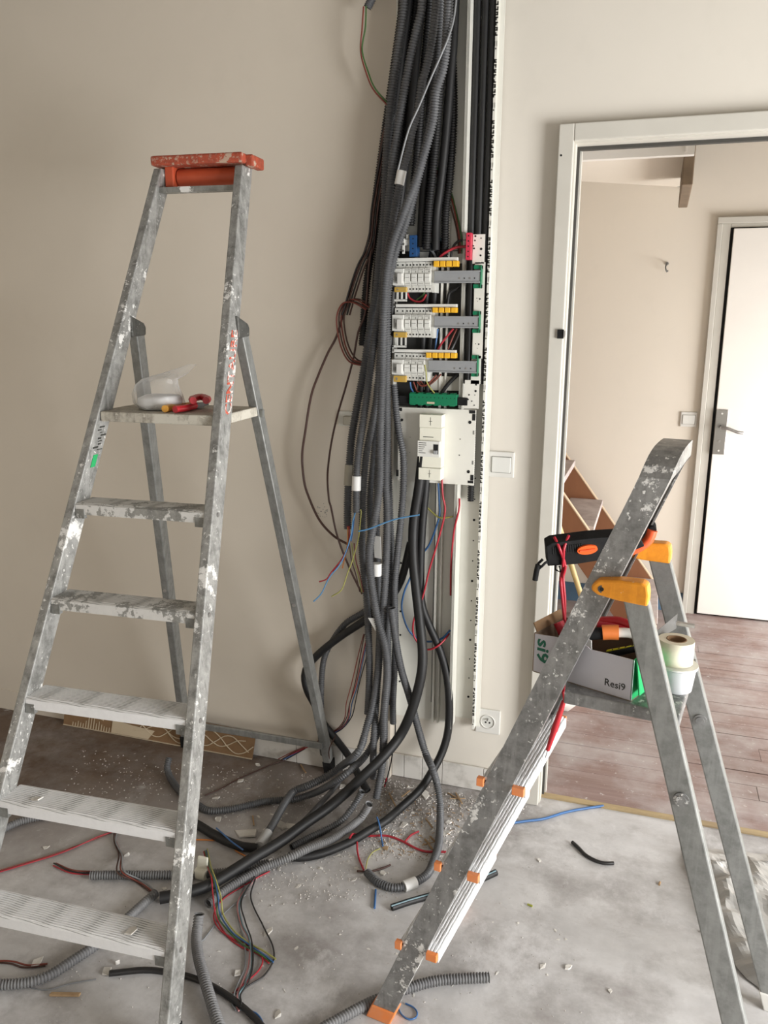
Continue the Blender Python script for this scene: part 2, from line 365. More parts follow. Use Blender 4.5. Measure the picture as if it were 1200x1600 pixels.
def text(body, size, o, u, v, name, m, parent, ext=.0004, label=None, sx=1.0, bold=0):
    cu = bpy.data.curves.new('t', 'FONT'); cu.body = body; cu.size = size; cu.extrude = ext; cu.resolution_u = 2; cu.offset = bold
    t = bpy.data.objects.new('t', cu); COL.objects.link(t); dg = bpy.context.evaluated_depsgraph_get()
    me = bpy.data.meshes.new_from_object(t.evaluated_get(dg)); bpy.data.objects.remove(t); bpy.data.curves.remove(cu)
    u, v = V(u).normalized(), V(v).normalized(); w = u.cross(v); mb = MB()
    mb.add([V(o) + u * p.co.x * sx + v * p.co.y + w * p.co.z for p in me.vertices], [tuple(f.vertices) for f in me.polygons]); bpy.data.meshes.remove(me)
    return mb.build(name, m, parent, label=label)

# ---------------------------------------------------------------- setting
YL, YW, YH, XR, XL = 2.495, 2.53, 4.67, 2.4, -2.95
XS = -.785                       # the left wall's plaster stands a little proud of the board wall
JX, JT = -.2655, 2.06           # door opening: left jamb, head
JX2 = .72
b = MB(); b.box(XL, XS, YL, 2.58, 0, CEIL); struct(b.build('wall_left', 'wall'))
b = MB(); b.box(XS, JX, YW, 2.58, 0, CEIL); b.box(JX2, XR, YW, 2.58, 0, CEIL); b.box(JX, JX2, YW, 2.58, JT, CEIL)
struct(b.build('wall_back', 'wall2'))
b = MB(); b.box(XL - .1, XL, -2.5, 2.7, 0, CEIL); struct(b.build('wall_side', 'wall'))
b = MB(); WY0, WY1, WZ0, WZ1 = -.05, 1.6, .16, 1.75
b.box(XR, XR + .25, -2.5, WY0, 0, CEIL); b.box(XR, XR + .25, WY1, 2.53, 0, CEIL); b.box(XR, XR + .25, WY0, WY1, 0, WZ0); b.box(XR, XR + .25, WY0, WY1, WZ1, CEIL)
struct(b.build('wall_right', 'wall'))
b = MB(); b.box(XL, -.3, -2.5, -2.4, 0, CEIL); b.box(1.3, XR, -2.5, -2.4, 0, CEIL); b.box(-.3, 1.3, -2.5, -2.4, 0, .25); b.box(-.3, 1.3, -2.5, -2.4, 1.95, CEIL)
struct(b.build('wall_rear', 'wall'))
def window(name, P, Q, n):
    x0, y0, z0 = P; x1, y1, z1 = Q; f = MB(); t = .03
    along = (y0 != y1)
    def bar(a0, a1, c0, c1):
        if along: f.box(x0, x0 + .05, a0, a1, c0, c1)
        else: f.box(a0, a1, y0, y0 + .05, c0, c1)
    A0, A1 = (y0, y1) if along else (x0, x1)
    bar(A0, A1, z0, z0 + .06); bar(A0, A1, z1 - .06, z1); bar(A0, A0 + .06, z0, z1); bar(A1 - .06, A1, z0, z1); bar((A0 + A1) / 2 - .04, (A0 + A1) / 2 + .04, z0, z1)
    struct(f.build(name, 'trim'))
window('window_1', (XR + .1, WY0, WZ0), (XR + .1, WY1, WZ1), 2)
window('window_2', (-.3, -2.47, .25), (1.3, -2.47, 1.95), 2)
b = MB(); b.box(XL, XR, -2.5, 2.56, CEIL, CEIL + .1); struct(b.build('ceiling', 'ceil'))
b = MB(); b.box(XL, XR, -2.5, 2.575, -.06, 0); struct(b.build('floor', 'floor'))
# left wall's old skirting ledge line
b = MB(); b.box(XL, -1.72, YL - .004, YL, 0, .086); struct(b.build('baseboard_left', 'wall'))
bb = MB(); bb.box(-1.319, XS, YL - .004, YL, 0, .092); bb = struct(bb.build('baseboard_left', 'plaster_d')); x = -1.319
for x1 in (-1.137, -.958, XS):
    t = MB(); t.box(x + .001, x1 - .0015, YL - .012, YL - .003, .002, .094); t.build('tile', 'tile', bb, bevel=.001); x = x1
# dirty tiles along the foot of the board wall
rnd = random.Random(3)
bb = MB(); bb.box(XS, -.31, YW - .008, YW, 0, .084); bb = struct(bb.build('baseboard_back', 'plaster_d'))
x = XS + .002
for i, x1 in enumerate((-.738, -.672, -.60, -.455, -.313)):
    t = MB(); t.box(x, x1 - .002, YW - .014 - rnd.uniform(0, .002), YW - .007, .002, .086 + rnd.uniform(-.002, .002)); t.build('tile', 'tile', bb, bevel=.001); x = x1

# door casing of the opening to the hall
b = MB(); w = .042
b.box(JX - w, JX, YW - .04, YW, 0, JT + .046); b.box(JX2, JX2 + w, YW - .04, YW, 0, JT + .046); b.box(JX, JX2, YW - .04, YW, JT, JT + .046)
cas = struct(b.build('trim_casing', 'trim', bevel=.003))
b = MB(); b.box(JX - .004, JX + .004, YW - .02, 2.582, 0, JT + .004); b.box(JX2 - .012, JX2 + .004, YW - .02, 2.582, 0, JT + .004); b.box(JX + .004, JX2 - .012, YW - .02, 2.582, JT - .003, JT + .004)
struct(b.build('trim_jamb', 'trim'))
b = MB(); b.box(JX + .004, JX + .011, 2.56, 2.58, 0, JT - .003); b.box(JX + .011, JX2 - .012, 2.56, 2.58, JT - .012, JT - .003); struct(b.build('trim_stop', 'stopdark'))
b = MB(); b.box(JX + .011, JX + .016, 2.575, 2.60, 0, JT - .012); struct(b.build('trim_hall', 'trim'))
b = MB(); x0, x1, z0, z1 = (-.282,-.262,1.524,1.55); b.box(x0, x1 - .002, 2.483, 2.49, z0, z1)
o = thing('strike_plate', 'small black strike plate on the left edge of the door casing', 'strike plate', ((x0 + x1) / 2, 2.49, z0))
b.build('plate', 'rubber', o); b = MB(); b.box(x1 - .002, x1 + .002, 2.48, 2.50, z0 + .004, z1 - .004); b.build('latch_lip', 'steel', o)
b = MB(); b.cyl((-.298, 2.489, 2.024), (-.298, 2.492, 2.024), .003, 8)
tag(b.build('screw_hole', 'hole'), 'tiny dark screw hole high on the left door casing', 'screw hole')
b = MB(); b.box(JX, JX2, 2.546, 2.573, .0, .005)
sill = struct(b.build('trim_threshold', 'sill'))

# hall beyond the opening
HX0, HX1 = -2.2, 2.2
b = MB(); b.box(HX0, HX1, YH, YH + .1, 0, 2.7); struct(b.build('wall_hall', 'hall'))
b = MB(); b.box(HX0 - .1, HX0, 2.58, YH, 0, 2.7); struct(b.build('wall_hall_left', 'hall'))
b = MB(); b.box(HX1, HX1 + .1, 2.58, 2.9, 0, 2.7); b.box(HX1, HX1 + .1, 4.4, YH, 0, 2.7); b.box(HX1, HX1 + .1, 2.9, 4.4, 1.4, 2.7); b.box(HX1, HX1 + .1, 2.9, 4.4, 0, .1); struct(b.build('wall_hall_right', 'hall'))
b = MB(); b.box(HX0, HX1, 2.58, YH, 2.58, 2.7); struct(b.build('ceiling_hall', 'ceil'))
b = MB(); b.box(HX0, HX1, 2.575, YH, -.06, -.014)
fl = struct(b.build('floor_hall', 'gap'))
rnd = random.Random(5); y = 2.576
while y < YH - .01:
    wd = .0935; y1 = min(y + wd, YH); xs = [HX0 if y1 > 3 else -1.0]
    x = xs[0] + rnd.uniform(.3, 2.4)
    while x < 2.0: xs.append(x); x += rnd.uniform(1.5, 2.6)
    xs.append(HX1 if y1 > 3 else 1.9)
    for a, c in zip(xs, xs[1:]):
        p = MB(); dz = rnd.uniform(-.0012, .001); p.box(a + .0008, c - .0008, y + .0013, y1 - .0013, -.014, dz)
        p.build('floorboard', M['plank'][rnd.randrange(3)], fl, loc=(0, 0, 0))
    y = y1
# skirting, door and casing on the hall's far wall
DX0, DX1, DT = .315, 1.16, 2.035
b = MB(); b.box(HX0, .235, YH - .014, YH, 0, .108); struct(b.build('baseboard_hall', 'bluepaint'))
b = MB(); b.box(.236, .262, YH - .030, YH, 0, 2.06); b.box(.262, .30, YH - .022, YH, 0, 2.06); b.box(.236, 1.25, YH - .030, YH, 2.06, 2.092); b.box(.30, DX1 + .01, YH - .022, YH, DT + .006, 2.06); b.box(DX1 + .01, 1.25, YH - .03, YH, 0, 2.06)
struct(b.build('trim_hall_door', 'trim', bevel=.003))
b = MB(); b.box(.30, DX1 + .01, YH - .012, YH, 0, DT + .006); struct(b.build('door_gap_shade', 'hole'))  # black sheet standing in for the shade in the gap round the hall door
b = MB(); b.box(DX0, DX1, YH - .035, YH - .012, .012, DT); d = struct(b.build('door_1', 'doorwhite', bevel=.002))
b = MB(); x0, x1, z0, z1 = (.314,.373,.901,1.136); b.box(x0, x1, YH - .044, YH - .035, z0, z1); hb = b.build('handle_plate', 'chrome', d, bevel=.002)
xm, zm = (x0 + x1) / 2, z0 + (z1 - z0) * .62
b = MB(); b.cyl((xm, YH - .044, zm), (xm, YH - .085, zm), .009, 10); tube(b, [(xm, YH - .085, zm), (xm + .03, YH - .09, zm - .002), (xm + .08, YH - .088, zm - .02), (xm + .105, YH - .08, zm - .022)], .008, 8, .01, open_end=False); b.build('lever', 'steel', hb)
b = MB()
for zz in (z1 - .02, z0 + .02): b.cyl((xm, YH - .047, zz), (xm, YH - .044, zz), .005, 8)
b.build('screw', 'plug', hb); b = MB(); b.cyl((xm, YH - .048, z0 + .07), (xm, YH - .044, z0 + .07), .007, 8); b.build('keyhole', 'steel', hb)
# fascia, soffit and timber above the stair
fz0, fz1 = 2.203, 2.278 + .1
fx1 = .076
b = MB(); b.box(HX0, fx1, 3.58, 3.62, fz0, 2.58); b.box(fx1 - .035, fx1 - .03, 3.576, 3.58, fz0 + .01, 2.5); tag(b.build('landing_fascia', 'doorwhite'), None, None, kind='structure')
b = MB(); sa, sb = 2.34, 2.243
b.add([(-1.2, 3.62, fz0 + .01), (fx1 - .03, 3.62, fz0 + .01), (fx1 - .03, 4.66, sb), (-1.2, 4.66, sa + .14), (-1.2, 3.62, fz0 + .05), (fx1 - .03, 3.62, fz0 + .05), (fx1 - .03, 4.66, sb + .05), (-1.2, 4.66, sa + .19)],
      [(0, 3, 2, 1), (4, 5, 6, 7), (0, 1, 5, 4), (2, 3, 7, 6), (1, 2, 6, 5), (0, 4, 7, 3)])
struct(b.build('ceiling_stair_soffit', 'hall'))
b = MB(); b.box(.039, .08, 3.622, 4.3, 2.099, 2.5)
struct(b.build('trim_timber', 'beam', bevel=.004))
# staircase
st = thing('staircase', 'steep brown wooden staircase with dusty treads rising left in the hall', 'staircase', (0.1, 4.15, 0))
sl = 1.318; nx = lambda z: -.223 + (.626 - z) / sl
def stringer(y0, y1):
    b = MB(); up, wd, xe = -.033, .165, .088; zt = .626 - (xe - up + .223) * sl
    q = [(xe, 0), (xe, zt), (nx(2.75) + up, 2.75), (nx(2.75) + up - wd, 2.75), (nx(0) + up - wd, 0)]; n = 5
    b.add([(x, y, z) for y in (y0, y1) for x, z in q], [tuple(range(n)), tuple(range(2 * n - 1, n - 1, -1))] + [(i, n + i, n + (i + 1) % n, (i + 1) % n) for i in range(n)])
    s = b.build('stringer', 'stair', st)
    e = MB(); e.add([(x + dx, y, z) for y in (y0 - .001, y1 + .001) for x, z in q[1:3] for dx in (0, .006)], [(0, 1, 3, 2), (4, 6, 7, 5), (1, 5, 7, 3), (0, 2, 6, 4)])
    e.build('edge_strip', 'stair_e', s); return s
stringer(3.87, 3.905); stringer(4.545, 4.58)
for i in range(1, 13):
    z = .2105 * i; b = MB(); b.box(nx(z) - .17, nx(z) + .004, 3.907, 4.543, z - .032, z); b.build('tread', 'stair_t', st, bevel=.003)
P0, P1 = V((-.324,3.7,.552)), V((-.256,3.7,.367)); dd = (P1 - P0).normalized(); P2 = P1 + dd * ((.0 - P1.z) / dd.z)
o = thing('broom', 'yellow wooden broom stick leaning beside the stair in the hall', 'broom', P2)
b = MB(); b.cyl(P0 - dd * .25, P2 - dd * .05, .0125, 10); b.build('handle', 'broom', o); b = MB(); b.cyl(P2 - dd * .07, P2 - dd * .05, .02, 10); b.build('socket', 'handle_red', o)
b = MB(); b.box(P2.x - .13, P2.x + .11, P2.y - .02, P2.y + .02, 0, .05); b.build('bristles', 'steel_d', o)
# white bundle on the hall floor by the stair
def blob(c, rx, ry, rz, seed, n=16, m=10, amp=.18):
    rnd = random.Random(seed); ph = [(rnd.uniform(0, 6.3), rnd.randint(2, 5), rnd.randint(1, 4)) for _ in range(6)]; vs = []; b = MB()
    for j in range(m + 1):
        t = pi * j / m
        for i in range(n):
            a = 2 * pi * i / n; k = 1 + amp * sum(sin(p + q * a + r * t) for p, q, r in ph) / 3
            vs.append((c[0] + rx * k * sin(t) * cos(a), c[1] + ry * k * sin(t) * sin(a), c[2] + rz * k * cos(t)))
    b.add(vs, [(j * n + i, j * n + (i + 1) % n, (j + 1) * n + (i + 1) % n, (j + 1) * n + i) for j in range(m) for i in range(n)], True); return b
c = V((-.385,4.381,0)); c.y = 3.25; c.x = -.286
tag(blob((c.x - .03, 3.25, .105), .14, .12, .13, 4).build('rubble_sack', 'doorwhite', loc=(c.x, 3.25, 0)), 'white bulging sack on the hall floor behind the cardboard box', 'sack')
# hall wall hook and switch
p = V((.011,4.66,1.853)); o = thing('wall_hook', 'small brass hook high on the bare hall wall', 'hook', p)
b = MB(); tube(b, [(p.x, 4.67, p.z + .02), (p.x, 4.645, p.z + .02), (p.x - .006, 4.635, p.z), (p.x + .002, 4.64, p.z - .022), (p.x + .006, 4.65, p.z - .016)], .0035, 6, .006, open_end=False); b.build('hook', 'steel_d', o)
b = MB(); b.cyl((p.x, 4.67, p.z + .02), (p.x, 4.664, p.z + .02), .009, 8); b.build('rosette', 'steel', o)
wire('thin dark wire running along the hall wall under the stair soffit', [(-.458,4.6,2.33), (-.199,4.62,2.282), (.054,4.64,2.241)], 'steel_d', .003)
def plate(name, label, R_, y, rocker, loc):
    x0, x1, z0, z1 = R_; o = thing(name, label, 'switch' if rocker else 'socket', ((x0 + x1) / 2, y, z0))
    b = MB(); b.box(x0, x1, y - .009, y, z0, z1); b.build('frame', 'plug', o, bevel=.003)
    w, h = x1 - x0, z1 - z0
    if rocker:
        b = MB(); b.box(x0 + w * .13, x1 - w * .13, y - .0135, y - .008, z0 + h * .2, z1 - h * .2); b.build('rocker', 'module_l', o, bevel=.002)
        b = MB(); b.box(x0 + w * .11, x1 - w * .11, y - .0095, y - .0088, z0 + h * .18, z1 - h * .18); b.build('shadow_gap', 'inkgrey', o)
    else:
        xm, zm = (x0 + x1) / 2, (z0 + z1) / 2
        b = MB(); n = 24; r0, r1 = w * .30, w * .26
        b.add([(xm + r * cos(2 * pi * i / n), yy, zm + r * sin(2 * pi * i / n)) for r, yy in ((r0, y - .0092), (r0, y - .012), (r1, y - .012), (r1, y - .0088)) for i in range(n)], [(k * n + i, k * n + (i + 1) % n, (k + 1) * n + (i + 1) % n, (k + 1) * n + i) for k in range(3) for i in range(n)], True); b.build('collar', 'plug', o)
        b = MB(); b.cyl((xm, y - .0096, zm), (xm, y - .0088, zm), r1, 24); b.build('socket_well', 'module', o)
        for dx in (-.3, .3): b = MB(); b.cyl((xm + dx * r1, y - .0102, zm - .12 * r1), (xm + dx * r1, y - .0094, zm - .12 * r1), .0032, 8); b.build('contact_hole', 'hole', o)
        b = MB(); b.cyl((xm, y - .009, zm + .5 * r1), (xm, y - .022, zm + .5 * r1), .0024, 8); b.build('earth_pin', 'chrome', o)
plate('light_switch', 'white rocker light switch on the board wall right of the distribution board', (-.477,-.397,1.096,1.177), YW, True, 0)
plate('light_switch', 'white rocker light switch on the hall wall beside the white door', (.142,.225,1.035,1.114), YH, True, 0)
plate('wall_socket', 'white wall socket low on the board wall beside the trunking foot', (-.491,-.407,.217,.304), YW, False, 0)
# open box patch on the left wall
x0, x1, z0, z1 = (-.969,-.918,1.239,1.286); o = thing('junction_box', 'small square junction box patched with tape on the left wall beside the conduits', 'junction box', ((x0 + x1) / 2, YL, z0))
b = MB(); b.box(x0, x1, YL - .006, YL, z0, z1); b.build('tape_patch', 'pvc_d', o); b = MB(); b.box(x0 + .022, x1 - .002, YL - .022, YL - .006, z0 + .004, z1 - .014); b.build('lid', 'sleeve', o, bevel=.003)
# scuffs: dark graze behind the hanging wire
b = MB(); p = V((-1.031,2.494,.94)); rnd = random.Random(8)
for k in range(26): q = p + V((rnd.gauss(0, .013), 0, rnd.gauss(0, .013))); b.box(q.x, q.x + rnd.uniform(.002, .006), YL - .0006, YL, q.z, q.z + rnd.uniform(.001, .003))
tag(b.build('wall_scuff', 'inkgrey'), 'grey scuff mark on the left wall behind the hanging black wire', 'scuff', kind='stuff')

# ---------------------------------------------------------------- tall stepladder (left)
def rail_pts(A):
    bx, by, yaw, s, ta, w0, k, zt = A
    ax = V((cos(yaw), sin(yaw), 0)); ay = V((-sin(yaw), cos(yaw), 0))
    return s, ax, ay, (lambda sd, z, d=0, o=0: V((bx, by, z)) + ax * (sd * (w0 / 2 - k * z + o)) + ay * (ta * z + d)), ta
s, ax, ay, pt, ta = rail_pts((-1.1692,1.1946,0.0610,0.2225,0.4630,0.5371,0.0809,1.9489))
LA = thing('step_ladder', 'tall paint-spattered aluminium stepladder with red top tray by the left wall', 'ladder', (-1.15, 1.75, 0))
RW, RD = .024, .066
for sd in (-1, 1):
    b = MB(); P, Q = pt(sd, .012, RD / 2, RW / 2), pt(sd, 1.975, RD / 2, RW / 2); b.beam(P, Q, ax * RW, ay * RD); r = b.build('rail', 'alu', LA, bevel=.003)
    b = MB(); b.beam(pt(sd, 0, RD / 2, RW / 2), pt(sd, .06, RD / 2, RW / 2), ax * (RW + .006), ay * (RD + .006)); b.build('foot', 'rubber', r, bevel=.003)
    for i in range(1, 6):   # rivets where treads meet the rail
        c = pt(sd, i * s - .01, RD * .45, RW); b = MB(); b.cyl(c - ax * sd * .003, c + ax * sd * .0025, .006, 10); b.build('rivet', 'steel', r)
    if sd == 1:             # worn red lettering up the right rail
        zs = 1.335; c = pt(1, zs, RD * .83, RW) + ax * .0008; up = (pt(1, 1.7) - pt(1, zs)).normalized()
        text('CENTAURE', .052, c, up, -ay, 'red_lettering', 'lettering', r, .0003, 'worn red lettering running up the rail', .88, .0011)
    else:
        c = pt(-1, 1.16, RD * .55, 0) + ax * .001; up = (pt(-1, 1.5) - pt(-1, 1.1)).normalized(); b = MB()
        b.obox(c + up * .055, ax * .0005, ay * .010, up * .017); b.build('green_sticker', 'card_g', r)
        b = MB(); rnd = random.Random(2)
        for k in range(9): b.obox(c + up * (.085 + k * .008) + ay * rnd.uniform(-.012, .012), ax * .0005, ay * rnd.uniform(.003, .012), up * rnd.uniform(.001, .003))
        b.build('black_marks', 'ink', r)
def tread_mb(P, Q, depth, th, dvec, ridges=11):
    prof = [(0, -th), (0, -.003), (.004, 0)]; n = ridges; w = (depth - .012) / n
    for i in range(n): x = .006 + i * w; prof += [(x + w * .1, .0), (x + w * .3, .0018), (x + w * .7, .0018), (x + w * .9, .0)]
    prof += [(depth - .003, 0), (depth, -.003), (depth, -th), (depth - .004, -th), (depth - .004, -.006), (.004, -.006), (.004, -th)]
    b = MB(); z = V((0, 0, 1)); b.sweep([P, Q], [(dvec, z)] * 2, prof[::-1]); return b
for i in range(1, 6):
    P, Q = pt(-1, i * s), pt(1, i * s); t = tread_mb(P, Q, .082, .028, ay); tr = t.build('tread', 'tread' if i < 4 else 'tread_up', LA)
    for sd, c in ((-1, P), (1, Q)):
        b = MB(); c = c - ax * sd * .012 + ay * .004 - V((0, 0, .026)); b.obox(c, ax * .012, ay * .006, V((0, 0, .012))); b.build('end_bracket', 'alu_d', tr)
zp = 6 * s; P, Q = pt(-1, zp), pt(1, zp)
b = MB(); c0 = (P + Q) / 2; hw = (Q - P).length / 2
b.obox(c0 + ay * .038 - V((0, 0, .012)), ax * (hw - .001), ay * .034, V((0, 0, .013))); b.obox(c0 + ay * .16 - V((0, 0, .012)), ax * (hw + .018), ay * .088, V((0, 0, .013)))
b.build('platform', 'platform', LA, bevel=.003)
b = MB(); b.obox(c0 + ay * .255 - V((0, 0, .018)), ax * (hw + .03), ay * .008, V((0, 0, .010))); b.build('platform_bar', 'alu_d', LA)
zt = 1.985; P, Q = pt(-1, zt), pt(1, zt); c = (P + Q) / 2; hw = (Q - P).length / 2 + RW
b = MB(); b.obox(c + ay * .04 + V((0, 0, .008)), ax * (hw + .004), ay * .056, V((0, 0, .013))); b.obox(c + ay * .05 + ax * (hw + .012) + V((0, 0, .004)), ax * .012, ay * .04, V((0, 0, .015))); b.build('top_tray', 'redcap', LA, bevel=.005)
b = MB(); b.cyl(P + ax * .03 + ay * .045 - V((0, 0, .030)), Q - ax * .0 + ay * .045 - V((0, 0, .030)), .025, 18); b.build('tray_roll', 'red_roll', LA)
b = MB(); b.obox(P + ax * .013 + ay * .04 - V((0, 0, .03)), ax * .013, ay * .03, V((0, 0, .027))); b.build('tray_bracket', 'red_roll', LA, bevel=.003)
P, Q = pt(-1, zt - .068), pt(1, zt - .068); b = MB(); b.beam(P + ay * .03, Q + ay * .03, ay * .028, V((0, 0, .014))); b.build('top_bar', 'alu_d', LA)
ZH = 1.545; feet = {1: V((-.999,2.499,0)), -1: V((-1.582,2.476,0))}
for q in feet.values(): q.y = min(q.y, YL - .025); q.z = .006
legs = {}
for sd in (-1, 1):
    top = pt(sd, ZH, RD + .032, RW / 2); leg = MB(); leg.beam(feet[sd] + V((0, 0, .0)), top, ax * .026, ay * .042); l = leg.build('rear_leg', 'alu_r', LA, bevel=.003); legs[sd] = (feet[sd], top)
    b = MB(); b.add([top + ax * sx + ay * y + V((0, 0, z)) for sx in (-.017, .017) for y, z in ((-.046, -.022), (.024, -.018), (.026, .004), (.016, .016), (-.05, .036))], [(0, 1, 2, 3, 4), (9, 8, 7, 6, 5)] + [(i, i + 5, (i + 1) % 5 + 5, (i + 1) % 5) for i in range(5)]); b.build('hinge', 'hinge_dark', LA, bevel=.004)
    b = MB(); b.beam(feet[sd] - V((0, 0, .006)), feet[sd] + (top - feet[sd]) * .03, ax * .03, ay * .046); b.build('rubber_foot', 'rubber', l)
    p = feet[sd].lerp(top, .45); b = MB(); b.cyl(p - ay * .024, p - ay * .0195, .006, 8); b.build('rivet', 'steel', l)
A1, A2 = feet[-1].lerp(legs[-1][1], .078), feet[1].lerp(legs[1][1], .082)
b = MB(); b.beam(A1 - ay * .026, A2 - ay * .026, ay * .01, V((0, 0, .024))); b.build('cross_brace', 'alu_r', LA, bevel=.002)

# things on its platform: bag of powder, two pliers
zt2 = zp + .001
c = V((-1.287,1.93,1.332)); c = c0 + ay * .085 - ax * .035; bagz = zt2
bag = thing('plastic_bag', 'clear plastic bag half full of white powder on the tall ladder platform', 'bag', (c.x, c.y, bagz))
def lathe_rows(rows, n, c, seed, amp):
    rnd = random.Random(seed); ph = [(rnd.uniform(0, 6.3), rnd.randint(2, 6)) for _ in range(5)]; b = MB(); vs = []
    for j, (r, z, ox, oy, sy) in enumerate(rows):
        for i in range(n):
            a = 2 * pi * i / n; k = 1 + amp * sum(sin(p + q * a + j * .6) for p, q in ph) / 2
            p = V((c.x, c.y, 0)) + ax * (ox + r * k * cos(a)) + ay * (oy + r * sy * k * sin(a)); vs.append((p.x, p.y, bagz + z))
    b.add(vs, [(j * n + i, j * n + (i + 1) % n, (j + 1) * n + (i + 1) % n, (j + 1) * n + i) for j in range(len(rows) - 1) for i in range(n)], True); return b
lathe_rows([(.0, .001, 0, 0, .8), (.048, .002, 0, 0, .8), (.066, .018, 0, 0, .8), (.068, .04, -.004, 0, .8), (.062, .066, -.004, 0, .8), (.052, .082, .008, 0, .75), (.05, .087, .024, 0, .5), (.038, .098, .055, 0, .2), (.020, .112, .085, 0, .1), (.010, .122, .105, 0, .1)], 28, c, 4, .10).build('film', 'film', bag)
lathe_rows([(.0, .0015, 0, 0, .75), (.046, .0025, 0, 0, .75), (.060, .016, .002, 0, .75), (.061, .030, .004, 0, .75), (.050, .040, .014, 0, .75), (.030, .028, .004, 0, .75), (.0, .016, -.012, 0, .75)], 24, c, 4, .06).build('powder', 'powder', bag)
def pliers(name, label, P, Q, h, cols):
    P, Q = V(P), V(Q); d = (Q - P); L = d.length; d.normalize(); sd = V((-d.y, d.x, 0)); o = thing(name, label, 'pliers', P)
    for k, cc in zip((-1, 1), cols):
        b = MB(); tube(b, [P + sd * k * .016 + V((0, 0, h)), P + d * L * .25 + sd * k * .020 + V((0, 0, h)), P + d * L * .5 + sd * k * .010 + V((0, 0, h)), P + d * L * .62 + sd * k * .004 + V((0, 0, h))], .0095, 8, .01, open_end=False); b.build('handle', cc, o)
    b = MB(); b.obox(P + d * L * .68 + V((0, 0, h)), d * L * .09, sd * .014, V((0, 0, .006))); b.add([P + d * L * .74 + sd * .013 + V((0, 0, h - .005)), P + d * L * .74 - sd * .013 + V((0, 0, h - .005)), P + d * L - sd * .003 + V((0, 0, h - .004)), P + d * L + sd * .003 + V((0, 0, h - .004)), P + d * L * .74 + sd * .013 + V((0, 0, h + .005)), P + d * L * .74 - sd * .013 + V((0, 0, h + .005)), P + d * L - sd * .003 + V((0, 0, h + .004)), P + d * L + sd * .003 + V((0, 0, h + .004))], [(0, 1, 2, 3), (4, 7, 6, 5), (0, 4, 5, 1), (1, 5, 6, 2), (2, 6, 7, 3), (3, 7, 4, 0)]); b.build('jaws', 'steel_d', o); return o
e = c0 + V((0, 0, .0)); zz = zt2 - c0.z
pliers('combination_pliers', 'pliers with dark red and ochre grips lying on the tall ladder platform, at the front', c0 + ax * .032 + ay * .022 + V((0, 0, zz)), c0 + ax * .055 + ay * .19 + V((0, 0, zz)), .0105, ('handle_red', 'handle_ye'))
pliers('combination_pliers', 'red-handled pliers stacked behind on the tall ladder platform', c0 + ax * .10 + ay * .055 + V((0, 0, zz)), c0 + ax * .03 + ay * .20 + V((0, 0, zz)), .0315, ('handle_red', 'handle_red'))

# ---------------------------------------------------------------- short stepladder (right)
fx, fy, phi, sB, tB, w0, kw, dtr, zpB, zhB, oa, lf = (-0.4957,1.5043,-0.1368,0.2171,0.3855,0.4379,0.0722,0.0768,0.8641,1.0854,0.0664,0.8243)
a = V((cos(phi), sin(phi), 0)); bv = V((-sin(phi), cos(phi), 0)); z1 = V((0, 0, 1)); cB = V((fx, fy, 0)) + bv * w0 / 2
def rl(sd, z, da=0, o=0): return cB + a * (tB * z + da) + bv * sd * (w0 / 2 - kw * z + o) + z1 * z
LB = thing('step_ladder', 'short grey aluminium stepladder with amber hinges and orange feet, in front of the doorway', 'ladder', cB)
RD2, RT = .054, .030
zb = 1.26; path, axes = [], []
for z in (.03, .4, .8, 1.1, zb): path.append(rl(-1, z, 0, -RT / 2)); 
Pn, Pf = rl(-1, zb, 0, -RT / 2), rl(1, zb, 0, -RT / 2); rise = (rl(-1, 1.3) - rl(-1, 1.2)).normalized()
hwid = (Pf - Pn).length; top_h = .075
for k in range(1, 13):
    t = pi * k / 12; cc = (Pn + Pf) / 2; x = -cos(t); y = sin(t)
    sx = math.copysign(abs(x) ** .55, x); sy = abs(y) ** .55
    path.append(cc + (Pf - Pn) / 2 * sx + (a * tB + z1).normalized() * top_h * sy * 1.05)
for z in (1.1, .8, .4, .03): path.append(rl(1, z, 0, -RT / 2))
for i, p in enumerate(path):
    d = (path[min(i + 1, len(path) - 1)] - path[max(i - 1, 0)]).normalized(); nrm = d.cross(a).normalized(); axes.append((a, nrm))
b = MB(); h, q = RD2 / 2, RT / 2
prof = [(-h, -q), (h, -q), (h, q), (h - .004, q), (h - .004, -q + .004), (-h + .004, -q + .004), (-h + .004, q), (-h, q)]
# open channel: web outwards, flanges inwards
b.sweep(path, axes, prof); hoop = b.build('hoop_frame', 'alu_b', LB)
for sd in (-1, 1):
    b = MB(); b.beam(rl(sd, 0, 0, -RT / 2), rl(sd, .034, 0, -RT / 2), a * (RD2 + .007), bv * (RT + .008)); b.build('foot', 'orange', hoop, bevel=.003)
for i in (1, 2, 3):
    z = i * sB; P, Q = rl(-1, z, -.040, -.003), rl(1, z, -.040, -.003)
    t = tread_mb(P, Q, .094, .024, a, 11); tr = t.build('tread', 'tread_b', LB)
    for sd in (-1, 1):
        for k, da in ((0, -.037), (1, .0435)):
            cpt = rl(sd, z - .009, da, .000); m_ = MB(); m_.obox(cpt, a * (.0075 if k == 0 else .0125), bv * .0065, z1 * .009); m_.build('end_cap', 'orange', tr, bevel=.001)
def leg(sd, u):
    z = zhB * (1 - u); return cB + a * ((tB * zhB + oa) * (1 - u) + lf * u) + bv * sd * (w0 / 2 - kw * z * .9) + z1 * z
LW = .046
